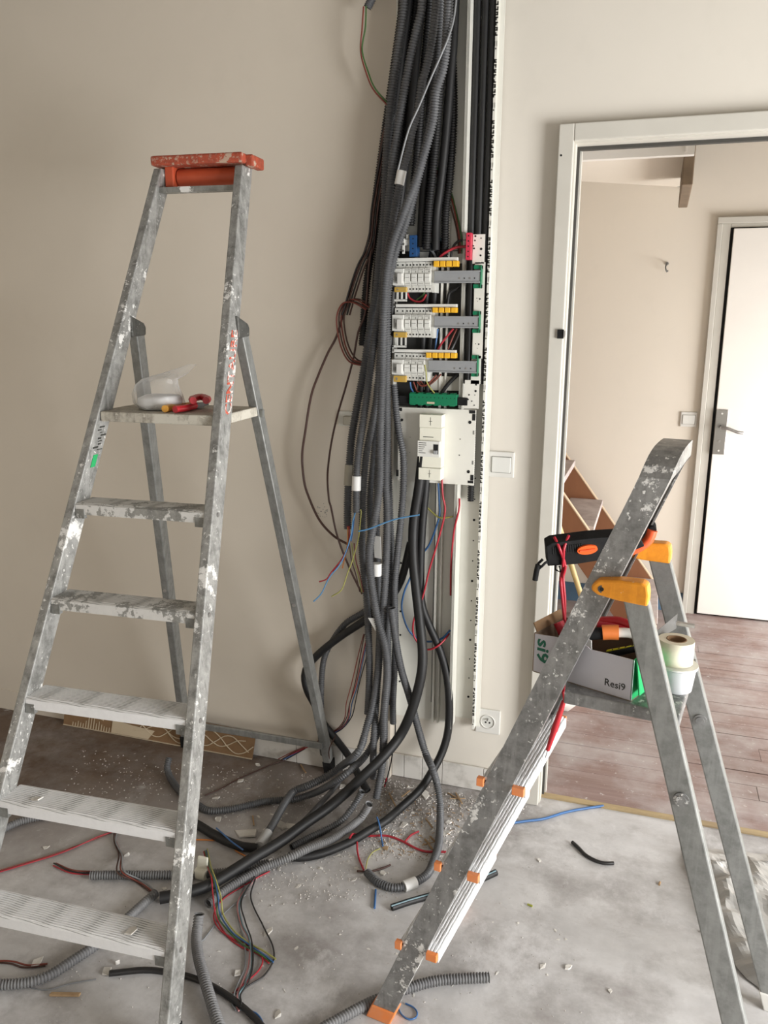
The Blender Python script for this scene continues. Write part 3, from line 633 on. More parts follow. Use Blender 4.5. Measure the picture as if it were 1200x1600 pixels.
for sd in (-1, 1):
    b = MB(); P, Q = leg(sd, 1), leg(sd, 0); d = (Q - P).normalized(); b.beam(P + d * .02, Q, a * LW, bv * .022); l = b.build('rear_leg', 'alu_r', LB, bevel=.003)
    b = MB(); b.beam(P, P + d * .05, a * (LW + .006), bv * .028); b.build('foot', 'plug', l, bevel=.003)
    p = P.lerp(Q, .66); b = MB(); b.cyl(p - bv * .0112, p - bv * .0145, .014, 16); b.cyl(p - bv * .0145, p - bv * .0165, .009, 14); b.build('bolt', 'alu_b', l)
    # amber hinge: bracket from the rail to the leg top
    p0, p1 = rl(sd, zhB + .002, -.012), leg(sd, 0) + a * .026; o_ = bv * sd * .004
    prof = []; L = (p1 - p0).length; dx = (p1 - p0).normalized()
    for x, y in ((0, .006), (.012, .018), (L * .45, .024), (L - .012, .027), (L - .003, .022), (L, .006), (L, -.016), (L * .45, -.015), (.012, -.011), (0, -.004)): prof.append((x, y))
    b = MB(); b.sweep([p0 + o_ - bv * .017, p0 + o_ + bv * .017], [(dx, z1)] * 2, prof); hg = b.build('hinge', 'amber', LB, bevel=.004)
    b = MB(); e = p0 + dx * .02 + z1 * .002; b.cyl(e - bv * .021, e + bv * .021, .0075, 12); b.build('pivot', 'steel_d', hg)
    b = MB(); b.cyl(e - bv * .0225, e + bv * .0225, .004, 8); b.build('pivot_core', 'hole', hg)
u0 = 1 - zpB / zhB; lx = ((tB * zhB + oa) * (1 - u0) + lf * u0) - tB * zpB
b = MB(); hwp = w0 / 2 - kw * zpB - .012; cp = cB + a * (tB * zpB + .03 + (lx + .0) / 2) + z1 * (zpB - .013)
b.obox(cp, a * (lx / 2 - .002), bv * hwp, z1 * .0035 + z1 * .0095); b.build('platform', 'alu_b', LB, bevel=.003)
zt3 = zpB + .001

# cardboard box with tools on its platform
zq = zt3; P0, P1 = V((-.195, 1.604, zq)), V((.002, 1.524, zq)); u = (P1 - P0).normalized(); v = V((-u.y, u.x, 0)); L = (P1 - P0).length; D = .125; H = .083; T = .0025
BX = thing('cardboard_box', 'open white and green cardboard box of tools on the short ladder platform', 'box', P0 + u * L / 2 + v * D / 2)
def panel(name, o, uu, vv, w, h, m, t=T, top=None, label=None):
    n = uu.cross(vv).normalized() * t; b = MB(); pr = top or [(0, 0), (w, 0), (w, h), (0, h)]; k = len(pr)
    vs = [o + uu * x + vv * y for x, y in pr] + [o + uu * x + vv * y - n for x, y in pr]
    b.add(vs, [tuple(range(k)), tuple(range(2 * k - 1, k - 1, -1))] + [(i, k + i, k + (i + 1) % k, (i + 1) % k) for i in range(k)]); return b.build(name, m, BX, label=label)
fp = panel('front_panel', P0, u, z1, L, H, 'card_w', top=[(0, 0), (L, 0), (L, H), (L * .75, H * .99), (L * .58, H * .97), (L * .55, H * 1.02), (L * .42, H * 1.10), (0, H * .98)])
text('Resi9', .0205, P0 + u * (L * .735) + z1 * .017 - v * .0006, u, z1, 'lettering', 'ink', fp, sx=.98)
text('si9', .038, P0 + u * .008 + z1 * (H * .90) - v * .0006, -z1, u, 'green_lettering', 'greenink', fp, .0003, sx=1.22, bold=.0008)
panel('back_panel', P0 + v * D, u, z1, L, H, 'card_in'); panel('left_panel', P0, v, z1, D, H, 'card_in')
panel('right_panel', P0 + u * L, v, z1, D, H, 'card_g'); panel('bottom_panel', P0 + z1 * .001, u, v, L, D, 'card_in')
fz = .05; fv = (z1 * .35 + v * .05 + u * .9).normalized()
panel('side_flap', P0 + u * (L + .002) + z1 * H + v * .004, v, (u * .14 - z1 * .99).normalized(), D * .8, .07, 'card_g')
panel('left_flap', P0 + z1 * H + v * .01, v, (-u * .3 + z1 * .6).normalized(), D * .9, .02, 'card')
def at(x, y, z): return P0 + u * x + v * y + z1 * z
# tools in the box
o = thing('cable_knife', 'orange and black gripped knife lying across the open box', 'knife', at(.11, .05, .085))
b = MB(); tube(b, [at(.075, .03, .088), at(.095, .045, .092), at(.118, .06, .096)], .0125, 10, .008, open_end=False); b.build('grip', 'rubber', o)
b = MB(); tube(b, [at(.118, .06, .097), at(.132, .068, .099), at(.146, .075, .100)], .0155, 10, .008, open_end=False); b.build('collar', 'handle_or', o)
b = MB(); tube(b, [at(.146, .075, .100), at(.162, .083, .101), at(.180, .088, .099)], .010, 10, .008, open_end=False); b.build('ferrule', 'module', o)
o = thing('cable_cutter', 'long red-handled cutter resting on the back edge of the open box', 'cutter', at(.15, .12, .09))
b = MB(); tube(b, [at(.085, .118, .096), at(.12, .122, .104), at(.15, .118, .104), at(.178, .11, .098)], .0105, 10, .01, open_end=False); b.build('handle', 'handle_red', o)
b = MB(); tube(b, [at(.09, .10, .094), at(.13, .105, .096), at(.175, .10, .092)], .009, 8, .01, open_end=False); b.build('handle', 'lead', o)
b = MB(); b.obox(at(.193, .107, .094), u * .018, v * .012, z1 * .004); b.build('blade', 'steel_d', o)
o = thing('hand_saw', 'grey steel saw blade sticking out right of the open box', 'saw', at(.26, .11, .09))
sb, se = at(.205, .085, .090), V((.079,1.7,.978))
dd = (se - sb); b = MB(); b.add([sb - z1 * .004 + bv * .002, se - z1 * .02 + bv * .002, se + z1 * .012 + bv * .002, sb + z1 * .012 + bv * .002, sb - z1 * .004, se - z1 * .02, se + z1 * .012, sb + z1 * .012], [(0, 1, 2, 3), (7, 6, 5, 4), (0, 4, 5, 1), (1, 5, 6, 2), (2, 6, 7, 3), (3, 7, 4, 0)]); b.build('blade', 'steel_d', o)
b = MB(); b.beam(se + V((-.012, .003, -.008)), se + V((.035, .004, -.012)), V((0, 0, .006)), V((0, .012, 0))); b.build('tang', 'steel', o)
o = thing('tape_measure', 'bright yellow edged measuring tool inside the open box, right end', 'measure', at(.17, .05, .07))
b = MB(); b.beam(at(.135, .05, .058), at(.19, .075, .080), v * .022, z1 * .012); b.build('body', 'rubber', o); b = MB(); b.beam(at(.135, .05, .066), at(.20, .08, .089), v * .006, z1 * .003); b.build('rule', 'neon', o)
for k in range(5): q = at(.14, .05, .0685).lerp(at(.195, .078, .0895), k / 5 + .1); m_ = MB(); m_.obox(q, u * .001, v * .0026, z1 * .0006); m_.build('tick', 'ink', o)
o = thing('screwdriver', 'dark tool handle poking up at the left end of the open box', 'screwdriver', at(.03, .06, .04))
b = MB(); tube(b, [at(.055, .06, .03), at(.035, .06, .07), at(.02, .06, .095)], .011, 10, .01, open_end=False); b.build('handle', 'lead', o); b = MB(); b.cyl(at(.055, .06, .03), at(.075, .06, .004), .003, 8); b.build('shaft', 'steel', o)
o = thing('torn_card', 'torn white card scrap tucked in the front of the open box', 'card', at(.09, .012, .06))
b = MB(); b.add([at(.07, .006, .05), at(.125, .006, .05), at(.118, .012, .094), at(.10, .012, .097), at(.075, .010, .102), at(.07, .009, .05), at(.125, .009, .05), at(.118, .0145, .094), at(.10, .0145, .097), at(.075, .0125, .102)], [(0, 1, 2, 3, 4), (9, 8, 7, 6, 5), (0, 5, 6, 1), (1, 6, 7, 2), (2, 7, 8, 3), (3, 8, 9, 4), (4, 9, 5, 0)]); b.build('sheet', 'tape', o)
# milky tub with a roll of masking tape on it
tc = V((.082, 1.612, zt3))
o = thing('plastic_tub', 'milky plastic tub on the short ladder platform under the tape roll', 'tub', tc)
def ring(b, c, rows, n=28, smooth=True):
    vs = [(c.x + r * cos(2 * pi * i / n), c.y + r * sin(2 * pi * i / n), c.z + z) for r, z in rows for i in range(n)]
    b.add(vs, [(j * n + i, j * n + (i + 1) % n, (j + 1) * n + (i + 1) % n, (j + 1) * n + i) for j in range(len(rows) - 1) for i in range(n)], smooth); return b
b = MB(); ring(b, tc, [(.0, .001), (.032, .001), (.037, .045), (.040, .047), (.040, .050), (.036, .050), (.031, .004), (0, .004)]); b.build('body', 'tub', o)
b = MB(); ring(b, tc, [(0, .0502), (.0405, .0502), (.0405, .053), (0, .053)], smooth=False); b.build('lid', 'plug', o)
rc = tc + V((-.004, .006, .0535))
o = thing('masking_tape_roll', 'cream masking tape roll standing at the right end of the short ladder platform', 'tape roll', rc)
b = MB(); ring(b, rc, [(.0195, 0), (.034, 0), (.034, .047), (.0195, .047), (.0195, 0)], 32); b.sm = [False] * len(b.sm); r_ = b.build('tape', 'maskt', o)
for p_ in r_.data.polygons: p_.use_smooth = abs(p_.normal.z) < .5
b = MB(); ring(b, rc, [(.0165, .001), (.0193, .001), (.0193, .0475), (.0165, .0475), (.0165, .001)], 28); b.build('core', 'card', o)

# clamp meter hooked over the short ladder
cm0, cm1 = V((-.193,1.7,1.096)), V((-.053,1.735,1.119)); d = (cm1 - cm0).normalized(); up = V((.02, -.30, .954)); up = (up - d * up.dot(d)).normalized(); nn = d.cross(up).normalized()
o = thing('clamp_meter', 'black clamp meter with orange dial hooked across the short ladder top', 'clamp meter', (cm0 + cm1) / 2)
LL = (cm1 - cm0).length; b = MB(); b.sweep([cm0 + nn * .017, cm0 - nn * .017], [(d, up)] * 2, [(0, -.026), (.0, .024), (.012, .030), (LL * .6, .030), (LL, .026), (LL + .045, .020), (LL + .055, -.006), (LL, -.026), (LL * .4, -.030)]); b.build('body', 'rubber', o, bevel=.002)
n2 = nn if nn.y < 0 else -nn
b = MB(); e = cm0 + d * LL * .57 + up * .006 + n2 * .0175; k = 20
b.add([e + d * .021 * cos(2 * pi * i / k) + up * .011 * sin(2 * pi * i / k) + n2 * w_ for w_ in (0, .005) for i in range(k)], [tuple(range(k)), tuple(range(2 * k - 1, k - 1, -1))] + [(i, k + i, k + (i + 1) % k, (i + 1) % k) for i in range(k)]); dl = b.build('dial', 'dial', o)
b = MB(); b.obox(e + n2 * .006, d * .016, up * .0022, n2 * .0012); b.build('dial_ridge', 'jaw', dl)
b = MB(); b.obox(cm0 + d * LL * .88 + up * .002 + n2 * .0175, d * .006, up * .008, n2 * .001); b.build('label_patch', 'inkgrey', o)
b = MB()
for k in range(14): b.obox(cm0 + d * (.014 + k * .0045) + up * .012 + n2 * .0176, d * .0012, up * .009, n2 * .0006)
b.build('grip_ribs', 'hole', o)
jc = [V((-.044,1.748,1.089)), V((-.023,1.752,1.1)), V((-.003,1.755,1.111)), V((.012,1.755,1.127)), V((.018,1.755,1.148))]
b = MB(); tube(b, jc, .0105, 10, .01, open_end=False); b.build('jaw', 'jaw', o)
b = MB(); tube(b, [jc[-1], V((.015,1.79,1.154)), V((.002,1.835,1.145)), V((-.021,1.845,1.127))], .008, 10, .01, open_end=False); b.build('jaw', 'rubber', o)
# its carry strap and probe holder
b = MB(); tube(b, [cm0 + d * .004 - up * .026, V((-.191,1.68,1.077)), V((-.202,1.68,1.064)), V((-.209,1.685,1.068)), V((-.197,1.69,1.082))], .003, 6, .008, open_end=False); tube(b, [cm0 + d * .02 - up * .026, V((-.17,1.69,1.062)), V((-.159,1.69,1.057)), V((-.162,1.69,1.071))], .0022, 6, .008, open_end=False); b.build('strap', 'rubber', o)
b = MB(); tube(b, [V((-.205,1.68,1.072)), V((-.208,1.68,1.055)), V((-.21,1.68,1.037))], .0058, 8, .008, open_end=False); b.build('strap_end', 'rubber', o)
for k, (dx, sd_) in enumerate(((0, 1), (6, 2))):
    b = MB(); tube(b, [cm0 + d * (.02 + k * .018) + up * .033, cm0 + d * (.026 + k * .012) + up * .020 + n2 * .021, cm0 + d * .036 - up * .03 + n2 * .021, V((-.152,1.675,1.054)) + V((k * .003, 0, 0)), V((-.146,1.675,1.006)) + V((k * .002, 0, 0)), V((-.143,1.675,.959)), V((-.139,1.672,.915)), V((-.135,1.66,.848)), V((-.133,1.62,.822))] if k == 0 else [cm0 + d * .05 + up * .033, cm0 + d * .036 + up * .018 + n2 * .021, cm0 + d * .03 - up * .035 + n2 * .022, V((-.156,1.672,1.048)), V((-.15,1.672,1.002)), V((-.144,1.672,.96))], .0032, 7, .01, open_end=False); b.build('test_lead', 'lead', o)
pr0, pr1 = V((-.133,1.62,.822)), V((-.159,1.62,.677))
b = MB(); tube(b, [pr0, V((-.13,1.62,.805)), V((-.132,1.62,.782)), V((-.144,1.62,.737)), V((-.152,1.62,.708))], .0032, 7, .01, open_end=False); b.cyl(V((-.131,1.62,.8)), V((-.147,1.62,.73)), .0045, 10, .0075); b.cyl(V((-.147,1.62,.73)), V((-.158,1.62,.683)), .0065, 10, .0045); b.build('test_probe', 'handle_red', o, label='red test probe hanging below the platform')
b = MB(); b.cyl(V((-.158,1.62,.683)), V((-.162,1.62,.664)), .0012, 6); b.build('probe_tip', 'steel', o)

# ---------------------------------------------------------------- trunking and distribution board
YB = YW - .004
TL = thing('cable_trunking', 'wide white cable trunking behind the black conduits left of the board wall edge', 'trunking', (-.70, YW, .28))
b = MB(); b.box(-.780, -.572, YB - .003, YB, .233, CEIL); b.build('back_plate', 'pvc', TL)
b = MB(); b.box(-.783, -.778, YB - .040, YB, .221, CEIL); b.build('side_wall', 'pvc', TL)
xr = -.626; b = MB(); zb_ = .238
b.box(xr - .012, xr - .006, YB - .026, YB - .003, zb_, CEIL); b.box(xr + .006, xr + .011, YB - .026, YB - .003, zb_, CEIL); b.build('divider', 'pvc', TL)
b = MB()
for k in range(24):
    zz = .36 + k * .085
    if zz < 1.0 or k % 3 == 0: b.cyl((-.76, YB - .0042, zz), (-.76, YB - .0028, zz), .0035, 8)
b.build('fixing_hole', 'hole', TL)['kind'] = 'stuff'
b = MB(); b.box(xr - .022, xr - .019, YB - .0036, YB - .003, .30, 1.1); b.build('printed_line', 'inkgrey', TL)
TR = thing('cable_trunking', 'narrow white cable trunking with printed right edge running floor to ceiling beside the socket', 'trunking', (-.53, YW, .24))
x0, x1 = -.566, -.492; zf = .243
b = MB(); b.box(x0, x1, YB - .003, YB, zf + .018, CEIL); b.build('back_plate', 'pvc_d', TR)
b = MB(); zA, zB = 1.075, 1.825; b.box(x0 - .004, x0 + .0045, 2.462, YB, zf, zA); b.box(x0 - .004, x0 + .0045, 2.482, YB, zA, zB); b.box(x0 - .004, x0 + .0045, 2.462, YB, zB, CEIL); sw = b.build('side_wall', 'pvc', TR)
for dx in (-.0035, .0, .0035): b = MB(); b.box(x0 + dx - .0006, x0 + dx + .0006, 2.4612, 2.4622, zf, zA); b.box(x0 + dx - .0006, x0 + dx + .0006, 2.4812, 2.4822, zA, zB); b.box(x0 + dx - .0006, x0 + dx + .0006, 2.4612, 2.4622, zB, CEIL); b.build('groove', 'inkgrey', sw)
b = MB(); b.box(x1 - .004, x1 + .0025, 2.492, YB, zf - .004, CEIL); b.box(x1 - .003, x1 + .016, 2.517, 2.523, zf - .004, CEIL); lip = b.build('side_wall', 'pvc', TR)
b = MB(); rnd = random.Random(11); zz = .29; xk = x1 - .0008
while zz < 2.5:         # repeated run of blurred black marks, too small to read
    for k in range(8):
        z_ = zz + k * .0128; q = rnd.randrange(3)
        if q < 2: b.box(xk - .0034, xk + .0034, 2.4908, 2.4921, z_, z_ + .0036)
        if q > 0: b.box(xk - .0034, xk + .0034, 2.4908, 2.4921, z_ + .0058, z_ + .0092)
        sg = rnd.choice((-1, 1)) * .0018; b.box(xk + sg - .0016, xk + sg + .0016, 2.4908, 2.4921, z_ + .0005, z_ + .009)
    z_ = zz - .026; b.box(xk - .0032, xk - .0024, 2.4908, 2.4921, z_, z_ + .013); b.box(xk + .0022, xk + .003, 2.4908, 2.4921, z_, z_ + .013); b.box(xk - .0018, xk + .0012, 2.4908, 2.4921, z_ - .008, z_ - .0045); zz += .158
b.build('printed_marks', 'ink', lip)['kind'] = 'stuff'
b = MB()
for k in range(12): zz = .34 + k * .068; b.cyl((-.518, YB - .0042, zz), (-.518, YB - .0028, zz), .0022 if k % 3 else .004, 8)
b.build('fixing_hole', 'hole', TR)['kind'] = 'stuff'

DB = thing('distribution_board', 'open electrical distribution board with three rows of white breakers on the wall', 'electrical panel', (-.64, YW, 1.074))
YF = 2.445      # front plane of the modules
x0, x1, z0, z1_ = (-.798,-.533,1.308,1.778); b = MB(); b.box(x0, -.572, 2.512, 2.515, z0, z1_)
bp = b.build('back_plate', 'darkback', DB)
x0, x1, z0, z1_ = (-.723,-.557,1.74,1.775); b = MB(); b.box(x0, -.572, 2.503, 2.51, z0, z1_); b.build('cross_plate', 'pvc_d', DB)
x0, x1, z0, z1_ = (-.709,-.533,1.362,1.405); b = MB(); b.box(x0, -.572, 2.503, 2.51, z0, z1_); b.build('cross_plate', 'pvc_d', DB)
def perforated(name, rects, y, holes, m='pvc'):
    o = None; b = MB()
    for x0, x1, z0, z1 in rects: b.box(x0, x1, y, y + .004, z0, z1)
    o = b.build(name, m, DB); h = MB()
    for x, _, z, r in holes: h.cyl((x, y - .0007, z), (x, y + .001, z), r, 8)
    h.build('hole', 'hole', o)['kind'] = 'stuff'; return o
def H(*p): return p
perforated('side_plate', [(-.537,-.502,1.736,1.818), (-.529,-.499,1.463,1.74), (-.531,-.502,1.387,1.471), (-.549,-.505,1.313,1.398)], 2.47,
  [(*(-.53,2.47,1.813), .0030), (*(-.513,2.47,1.807), .0018), (*(-.531,2.47,1.801), .0024), (*(-.535,2.47,1.786), .0022), (*(-.512,2.47,1.777), .0038), (*(-.513,2.47,1.759), .003), (*(-.533,2.47,1.779), .0026), (*(-.508,2.47,1.739), .0018), (*(-.511,2.47,1.636), .0024), (*(-.52,2.47,1.638), .0014), (*(-.518,2.47,1.629), .001), (*(-.51,2.47,1.505), .0024), (*(-.52,2.47,1.506), .0014), (*(-.514,2.47,1.493), .001), (*(-.514,2.47,1.385), .003), (*(-.515,2.47,1.366), .0036), (*(-.535,2.47,1.354), .0026), (*(-.526,2.47,1.335), .002), (*(-.518,2.47,1.323), .002), (*(-.538,2.47,1.34), .0028), (*(-.517,2.47,1.354), .0014), (*(-.542,2.47,1.324), .0024)])
# rows: (combs, module rects, rail ...)
def row(comb, body, nsmall, xs, tagr, capr, ncap, railr, endr, side):
    x0, x1, z0, z1 = comb; b = MB(); b.box(x0, x1, YF + .006, YF + .020, z0, z1); b.build('comb_busbar', 'module_l', DB, bevel=.001)
    bx0, bx1, bz0, bz1 = body; h = bz1 - bz0; w = bx1 - bx0
    # residual-current device at the left, then slim breakers
    xd = xs[0]
    def module(name, a0, a1, holes_n):
        b = MB(); g = .0006
        b.box(a0 + g, a1 - g, YF, YF + .06, bz0 + h * .21, bz1 - h * .22); b.box(a0 + g, a1 - g, YF + .010, YF + .06, bz0, bz0 + h * .21); b.box(a0 + g, a1 - g, YF + .010, YF + .06, bz1 - h * .22, bz1)
        o = b.build(name, 'module', DB, bevel=.0008); hh = MB()
        for k in range(holes_n):
            xx = a0 + (a1 - a0) * (k + .5) / holes_n
            for zz in (bz0 + h * .1, bz1 - h * .1):
                if name == 'residual_current_device' and zz < bz0 + h * .5: continue
                hh.cyl((xx, YF + .0095, zz), (xx, YF + .011, zz), .0026, 8)
        hh.build('terminal_hole', 'hole', o)['kind'] = 'stuff'; return o
    o = module('residual_current_device', bx0, xd, 2)
    b = MB(); b.box(bx0 - .003, xd - .001, YF - .006, YF, bz0 + h * .22, bz1 - h * .23); b.build('front_cover', 'module_l', o, bevel=.001)
    b = MB(); b.box(bx0 + (xd - bx0) * .42, xd - .003, YF - .016, YF - .006, bz0 + h * .27, bz1 - h * .38); b.build('toggle', 'plug', o, bevel=.0015)
    b = MB(); b.box(bx0 + (xd - bx0) * .12, bx0 + (xd - bx0) * .16, YF - .0065, YF - .006, bz0 + h * .34, bz1 - h * .36); b.box(bx0 + (xd - bx0) * .22, bx0 + (xd - bx0) * .3, YF - .0065, YF - .006, bz0 + h * .36, bz1 - h * .5); b.build('printed_marks', 'inkgrey', o)
    ww = (bx1 - xd - .002) / nsmall
    for k in range(nsmall):
        a0 = xd + ww * k; o = module('circuit_breaker', a0, a0 + ww, 2)
        b = MB(); b.box(a0 + .0022, a0 + ww - .0022, YF - .006, YF, bz0 + h * .34, bz1 - h * .40); b.build('toggle', 'module_l', o, bevel=.001)
        b = MB(); zz = bz0 + h * .47; b.box(a0 + .004, a0 + ww - .004, YF - .0066, YF - .006, zz, zz + .0012); b.box(a0 + .003, a0 + ww - .003, YF - .0004, YF + .0002, bz1 - h * .28, bz1 - h * .26); b.box(a0 + .003, a0 + ww - .003, YF - .0004, YF + .0002, bz0 + h * .27, bz0 + h * .285)
        b.box(a0 + ww * .62, a0 + ww * .8, YF - .0004, YF + .0002, bz1 - h * .36, bz1 - h * .31); b.build('printed_marks', 'inkgrey', o)
    b = MB(); b.box(bx1 - .002, side, YF + .012, YF + .06, bz0 - .002, bz1 - h * .12); b.build('end_stop', 'module', DB, bevel=.001)
    x0, x1, z0, z1 = tagr; b = MB(); b.box(x0, x1, YF - .002, YF + .012, z0, z1); t = b.build('yellow_label', 'yellow_d', DB, bevel=.001)
    b = MB(); b.box(x0 + .008, x0 + .013, YF - .0026, YF - .002, z0 + .006, z1 - .005); b.build('label_symbol', 'inkgrey', t)
    x0, x1, z0, z1 = capr; w = (x1 - x0) / ncap
    for k in range(ncap): b = MB(); b.box(x0 + w * k + .0012, x0 + w * (k + 1) - .0012, YF - .002, YF + .022, z0, z1); b.build('busbar_cap', 'yellow', DB, bevel=.002)
    x0, x1, z0, z1 = railr; b = MB(); b.box(x0, x1, YF + .006, YF + .012, z0, z1); b.box(x0, x1, YF + .002, YF + .012, z1 - .004, z1); b.box(x0, x1, YF + .002, YF + .012, z0, z0 + .004); rl_ = b.build('rail_cover', 'rail', DB, bevel=.001)
    zm = z0 + (z1 - z0) * .38
    for k, f in enumerate((.55, .66, .78, .88)): b = MB(); xx = x0 + (x1 - x0) * f; b.cyl((xx, YF + .0052, zm), (xx, YF + .0065, zm), .0026 if k in (0, 2) else .002, 10); b.build('rail_hole', 'steel' if k in (0, 2) else 'hole', rl_)
    x0, x1, z0, z1 = endr; b = MB(); b.box(x1 - .003, x1, YF + .004, YF + .03, z0, z1); b.box(x0, x1, YF + .008, YF + .03, z0, z0 + (z1 - z0) * .17); b.box(x0, x1, YF + .008, YF + .03, z1 - (z1 - z0) * .17, z1); b.build('rail_end', 'green', rl_, bevel=.001)
row((-.769,-.577,1.744,1.754), (-.769,-.653,1.656,1.743), 4, [-.737], (-.768,-.73,1.656,1.67), (-.649,-.573,1.727,1.744), 4, (-.647,-.508,1.681,1.716), (-.529,-.505,1.666,1.731), -.645)
row((-.766,-.576,1.612,1.621), (-.77,-.651,1.523,1.609), 4, [(-.735,2.445,1.574)][0], (-.769,-.729,1.522,1.538), (-.65,-.574,1.596,1.611), 4, (-.644,-.508,1.552,1.586), (-.528,-.506,1.538,1.601), -.645)
row((-.77,-.575,1.478,1.487), (-.77,-.668,1.393,1.475), 3, [(-.735,2.445,1.441)][0], (-.768,-.728,1.388,1.407), (-.667,-.572,1.463,1.479), 5, (-.66,-.51,1.42,1.456), (-.527,-.507,1.41,1.473), -.66)
for Rq in (((-.763,-.733,1.633,1.659), (-.777,-.759,1.612,1.635)), ((-.763,-.733,1.496,1.523), (-.778,-.757,1.476,1.497))):
    b = MB(); (x0, x1, z0, z1), (u0_, u1_, v0_, v1_) = Rq
    b.box(x0, x0 + .003, 2.458, 2.463, z0, z1); b.box(x1 - .004, x1, 2.458, 2.463, z0, z1); b.box(x0 + (x1 - x0) * .4, x0 + (x1 - x0) * .55, 2.458, 2.463, z0, z1); b.box(u0_, x1, 2.458, 2.463, z0 - .004, z0 + .002); b.box(u0_, u0_ + .005, 2.458, 2.463, v0_, v1_); b.build('comb_bracket', 'module_l', DB)
x0, x1, z0, z1_ = (-.726,-.703,1.758,1.819); b = MB(); b.box(x0, x1, 2.455, 2.49, z0, z1_); t = b.build('blue_terminal_block', 'blue', DB, bevel=.001, label='blue neutral terminal block')
b = MB()
for k in range(4): zz = z0 + (z1_ - z0) * (k + .6) / 4.3; b.cyl(((x0 + x1) / 2, 2.4545, zz), ((x0 + x1) / 2, 2.456, zz), .0022, 8)
b.build('terminal_hole', 'hole', t)['kind'] = 'stuff'
x0, x1, z0, z1_ = (-.758,-.726,1.787,1.812); b = MB(); b.box(x0, x1, 2.462, 2.466, z0 + .004, z1_ - .004); b.box(x0 + .008, x0 + .016, 2.46, 2.466, z0 - .02, z1_); b.box(x1 - .012, x1 - .004, 2.461, 2.466, z1_ - .002, z1_ + .010); t = b.build('terminal_clip', 'module_l', DB, bevel=.001)
b = MB(); b.cyl((x0 + .012, 2.459, z0 + .008), (x0 + .012, 2.461, z0 + .008), .004, 10); b.cyl((x0 + .012, 2.459, z0 - .012), (x0 + .012, 2.461, z0 - .012), .003, 10); b.build('screw', 'steel', t)
x0, x1, z0, z1_ = (-.553,-.538,1.746,1.821); b = MB(); b.box(x0, x1, 2.448, 2.476, z0, z1_); t = b.build('red_terminal_block', 'red', DB, bevel=.001, label='red live terminal block')
b = MB()
for k in range(5): zz = z0 + (z1_ - z0) * (k + .6) / 5.2; b.cyl(((x0 + x1) / 2, 2.4475, zz), ((x0 + x1) / 2, 2.449, zz), .0022, 8)
b.build('terminal_hole', 'hole', t)['kind'] = 'stuff'
x0, x1, z0, z1_ = (-.719,-.569,1.318,1.357); b = MB(); b.box(x0, x1, 2.452, 2.48, z0 + .003, z1_ - .003)
for k in range(6): b.box(x0 + (x1 - x0) * k / 6 + .002, x0 + (x1 - x0) * (k + .7) / 6, 2.455, 2.485, z0, z1_)
t = b.build('earth_terminal_bar', 'green', DB, bevel=.001, label='green earth terminal bar'); b = MB()
for k in range(12): xx = x0 + (x1 - x0) * (k + .5) / 12; b.cyl((xx, 2.4512, z1_ - .014), (xx, 2.4525, z1_ - .014), .0014, 6)
b.build('terminal_hole', 'hole', t)['kind'] = 'stuff'
b = MB(); b.box(x0 + (x1 - x0) * .38, x0 + (x1 - x0) * .54, 2.4512, 2.4525, z0 + .006, z0 + .012); b.build('paper_tag', 'glue', t)
b = MB(); b.box(x0 - .035, x0, 2.46, 2.478, z0 + .004, z1_ - .012); b.box(x1, x1 + .03, 2.46, 2.478, z0 + .004, z1_ - .012); b.build('bar_holder', 'rubber', DB)
# lower plate with the main breaker
x0, x1, z0, z1_ = (-.758,-.511,1.075,1.309); b = MB(); b.box(x0, x1, 2.466, 2.47, z0, z1_); pl_ = b.build('breaker_plate', 'pvc', DB, bevel=.001)
hh = MB()
for (px, _, pz), r in (((-.746,2.466,1.269), .0045), ((-.529,2.466,1.271), .005), ((-.529,2.466,1.118), .005), ((-.558,2.466,1.218), .0018), ((-.559,2.466,1.168), .0018), ((-.718,2.466,1.216), .001), ((-.719,2.466,1.168), .001)): hh.cyl((px, 2.4652, pz), (px, 2.4665, pz), r, 10)
for q in ((-.759,-.746,1.297,1.307), (-.532,-.513,1.298,1.308), (-.522,-.512,1.277,1.297), (-.763,-.755,1.089,1.11), (-.522,-.512,1.091,1.109), (-.53,-.512,1.082,1.09)): hh.box(q[0], q[1], 2.4652, 2.4665, q[2], q[3])
hh.build('slot', 'hole', pl_)['kind'] = 'stuff'
hh = MB()
for q in ((-.519,-.514,1.234,1.246), (-.519,-.514,1.141,1.153)): hh.box(q[0], q[1], 2.4655, 2.466, q[2], q[3])
hh.build('printed_marks', 'inkgrey', pl_)
x0, x1, z0, z1_ = (-.677,-.606,1.092,1.294); h = z1_ - z0; b = MB()
b.box(x0, x1, 2.425, 2.465, z0 + h * .19, z1_ - h * .20); b.box(x0, x1, 2.421, 2.465, z0, z0 + h * .186); b.box(x0, x1, 2.421, 2.465, z1_ - h * .196, z1_)
mb_ = b.build('main_breaker', 'cream', DB, bevel=.0015, label='large cream main breaker')
b = MB(); q = (-.68,-.61,1.165,1.214); b.box(q[0], q[1], 2.416, 2.426, q[2], q[3]); b.build('front_plate', 'module_l', mb_, bevel=.001)
tq = (-.629,-.614,1.175,1.205); b = MB(); b.box(tq[0], tq[1], 2.4152, 2.4165, tq[2], tq[3]); b.build('toggle_well', 'hole', mb_)
b = MB(); b.box(tq[0] + .002, tq[1] - .002, 2.407, 2.4155, tq[2] + .001, tq[2] + .012); b.build('toggle', 'rail', mb_, bevel=.001)
b = MB(); rnd = random.Random(6)
for k in range(6): zz = q[3] - .006 - k * .0062; b.box(q[0] + .004, q[0] + .004 + rnd.uniform(.012, .027), 2.4154, 2.416, zz - .0011, zz + .0007)
b.box(x0 + .012, x0 + .045, 2.4246, 2.4251, z1_ - h * .345, z1_ - h * .335)
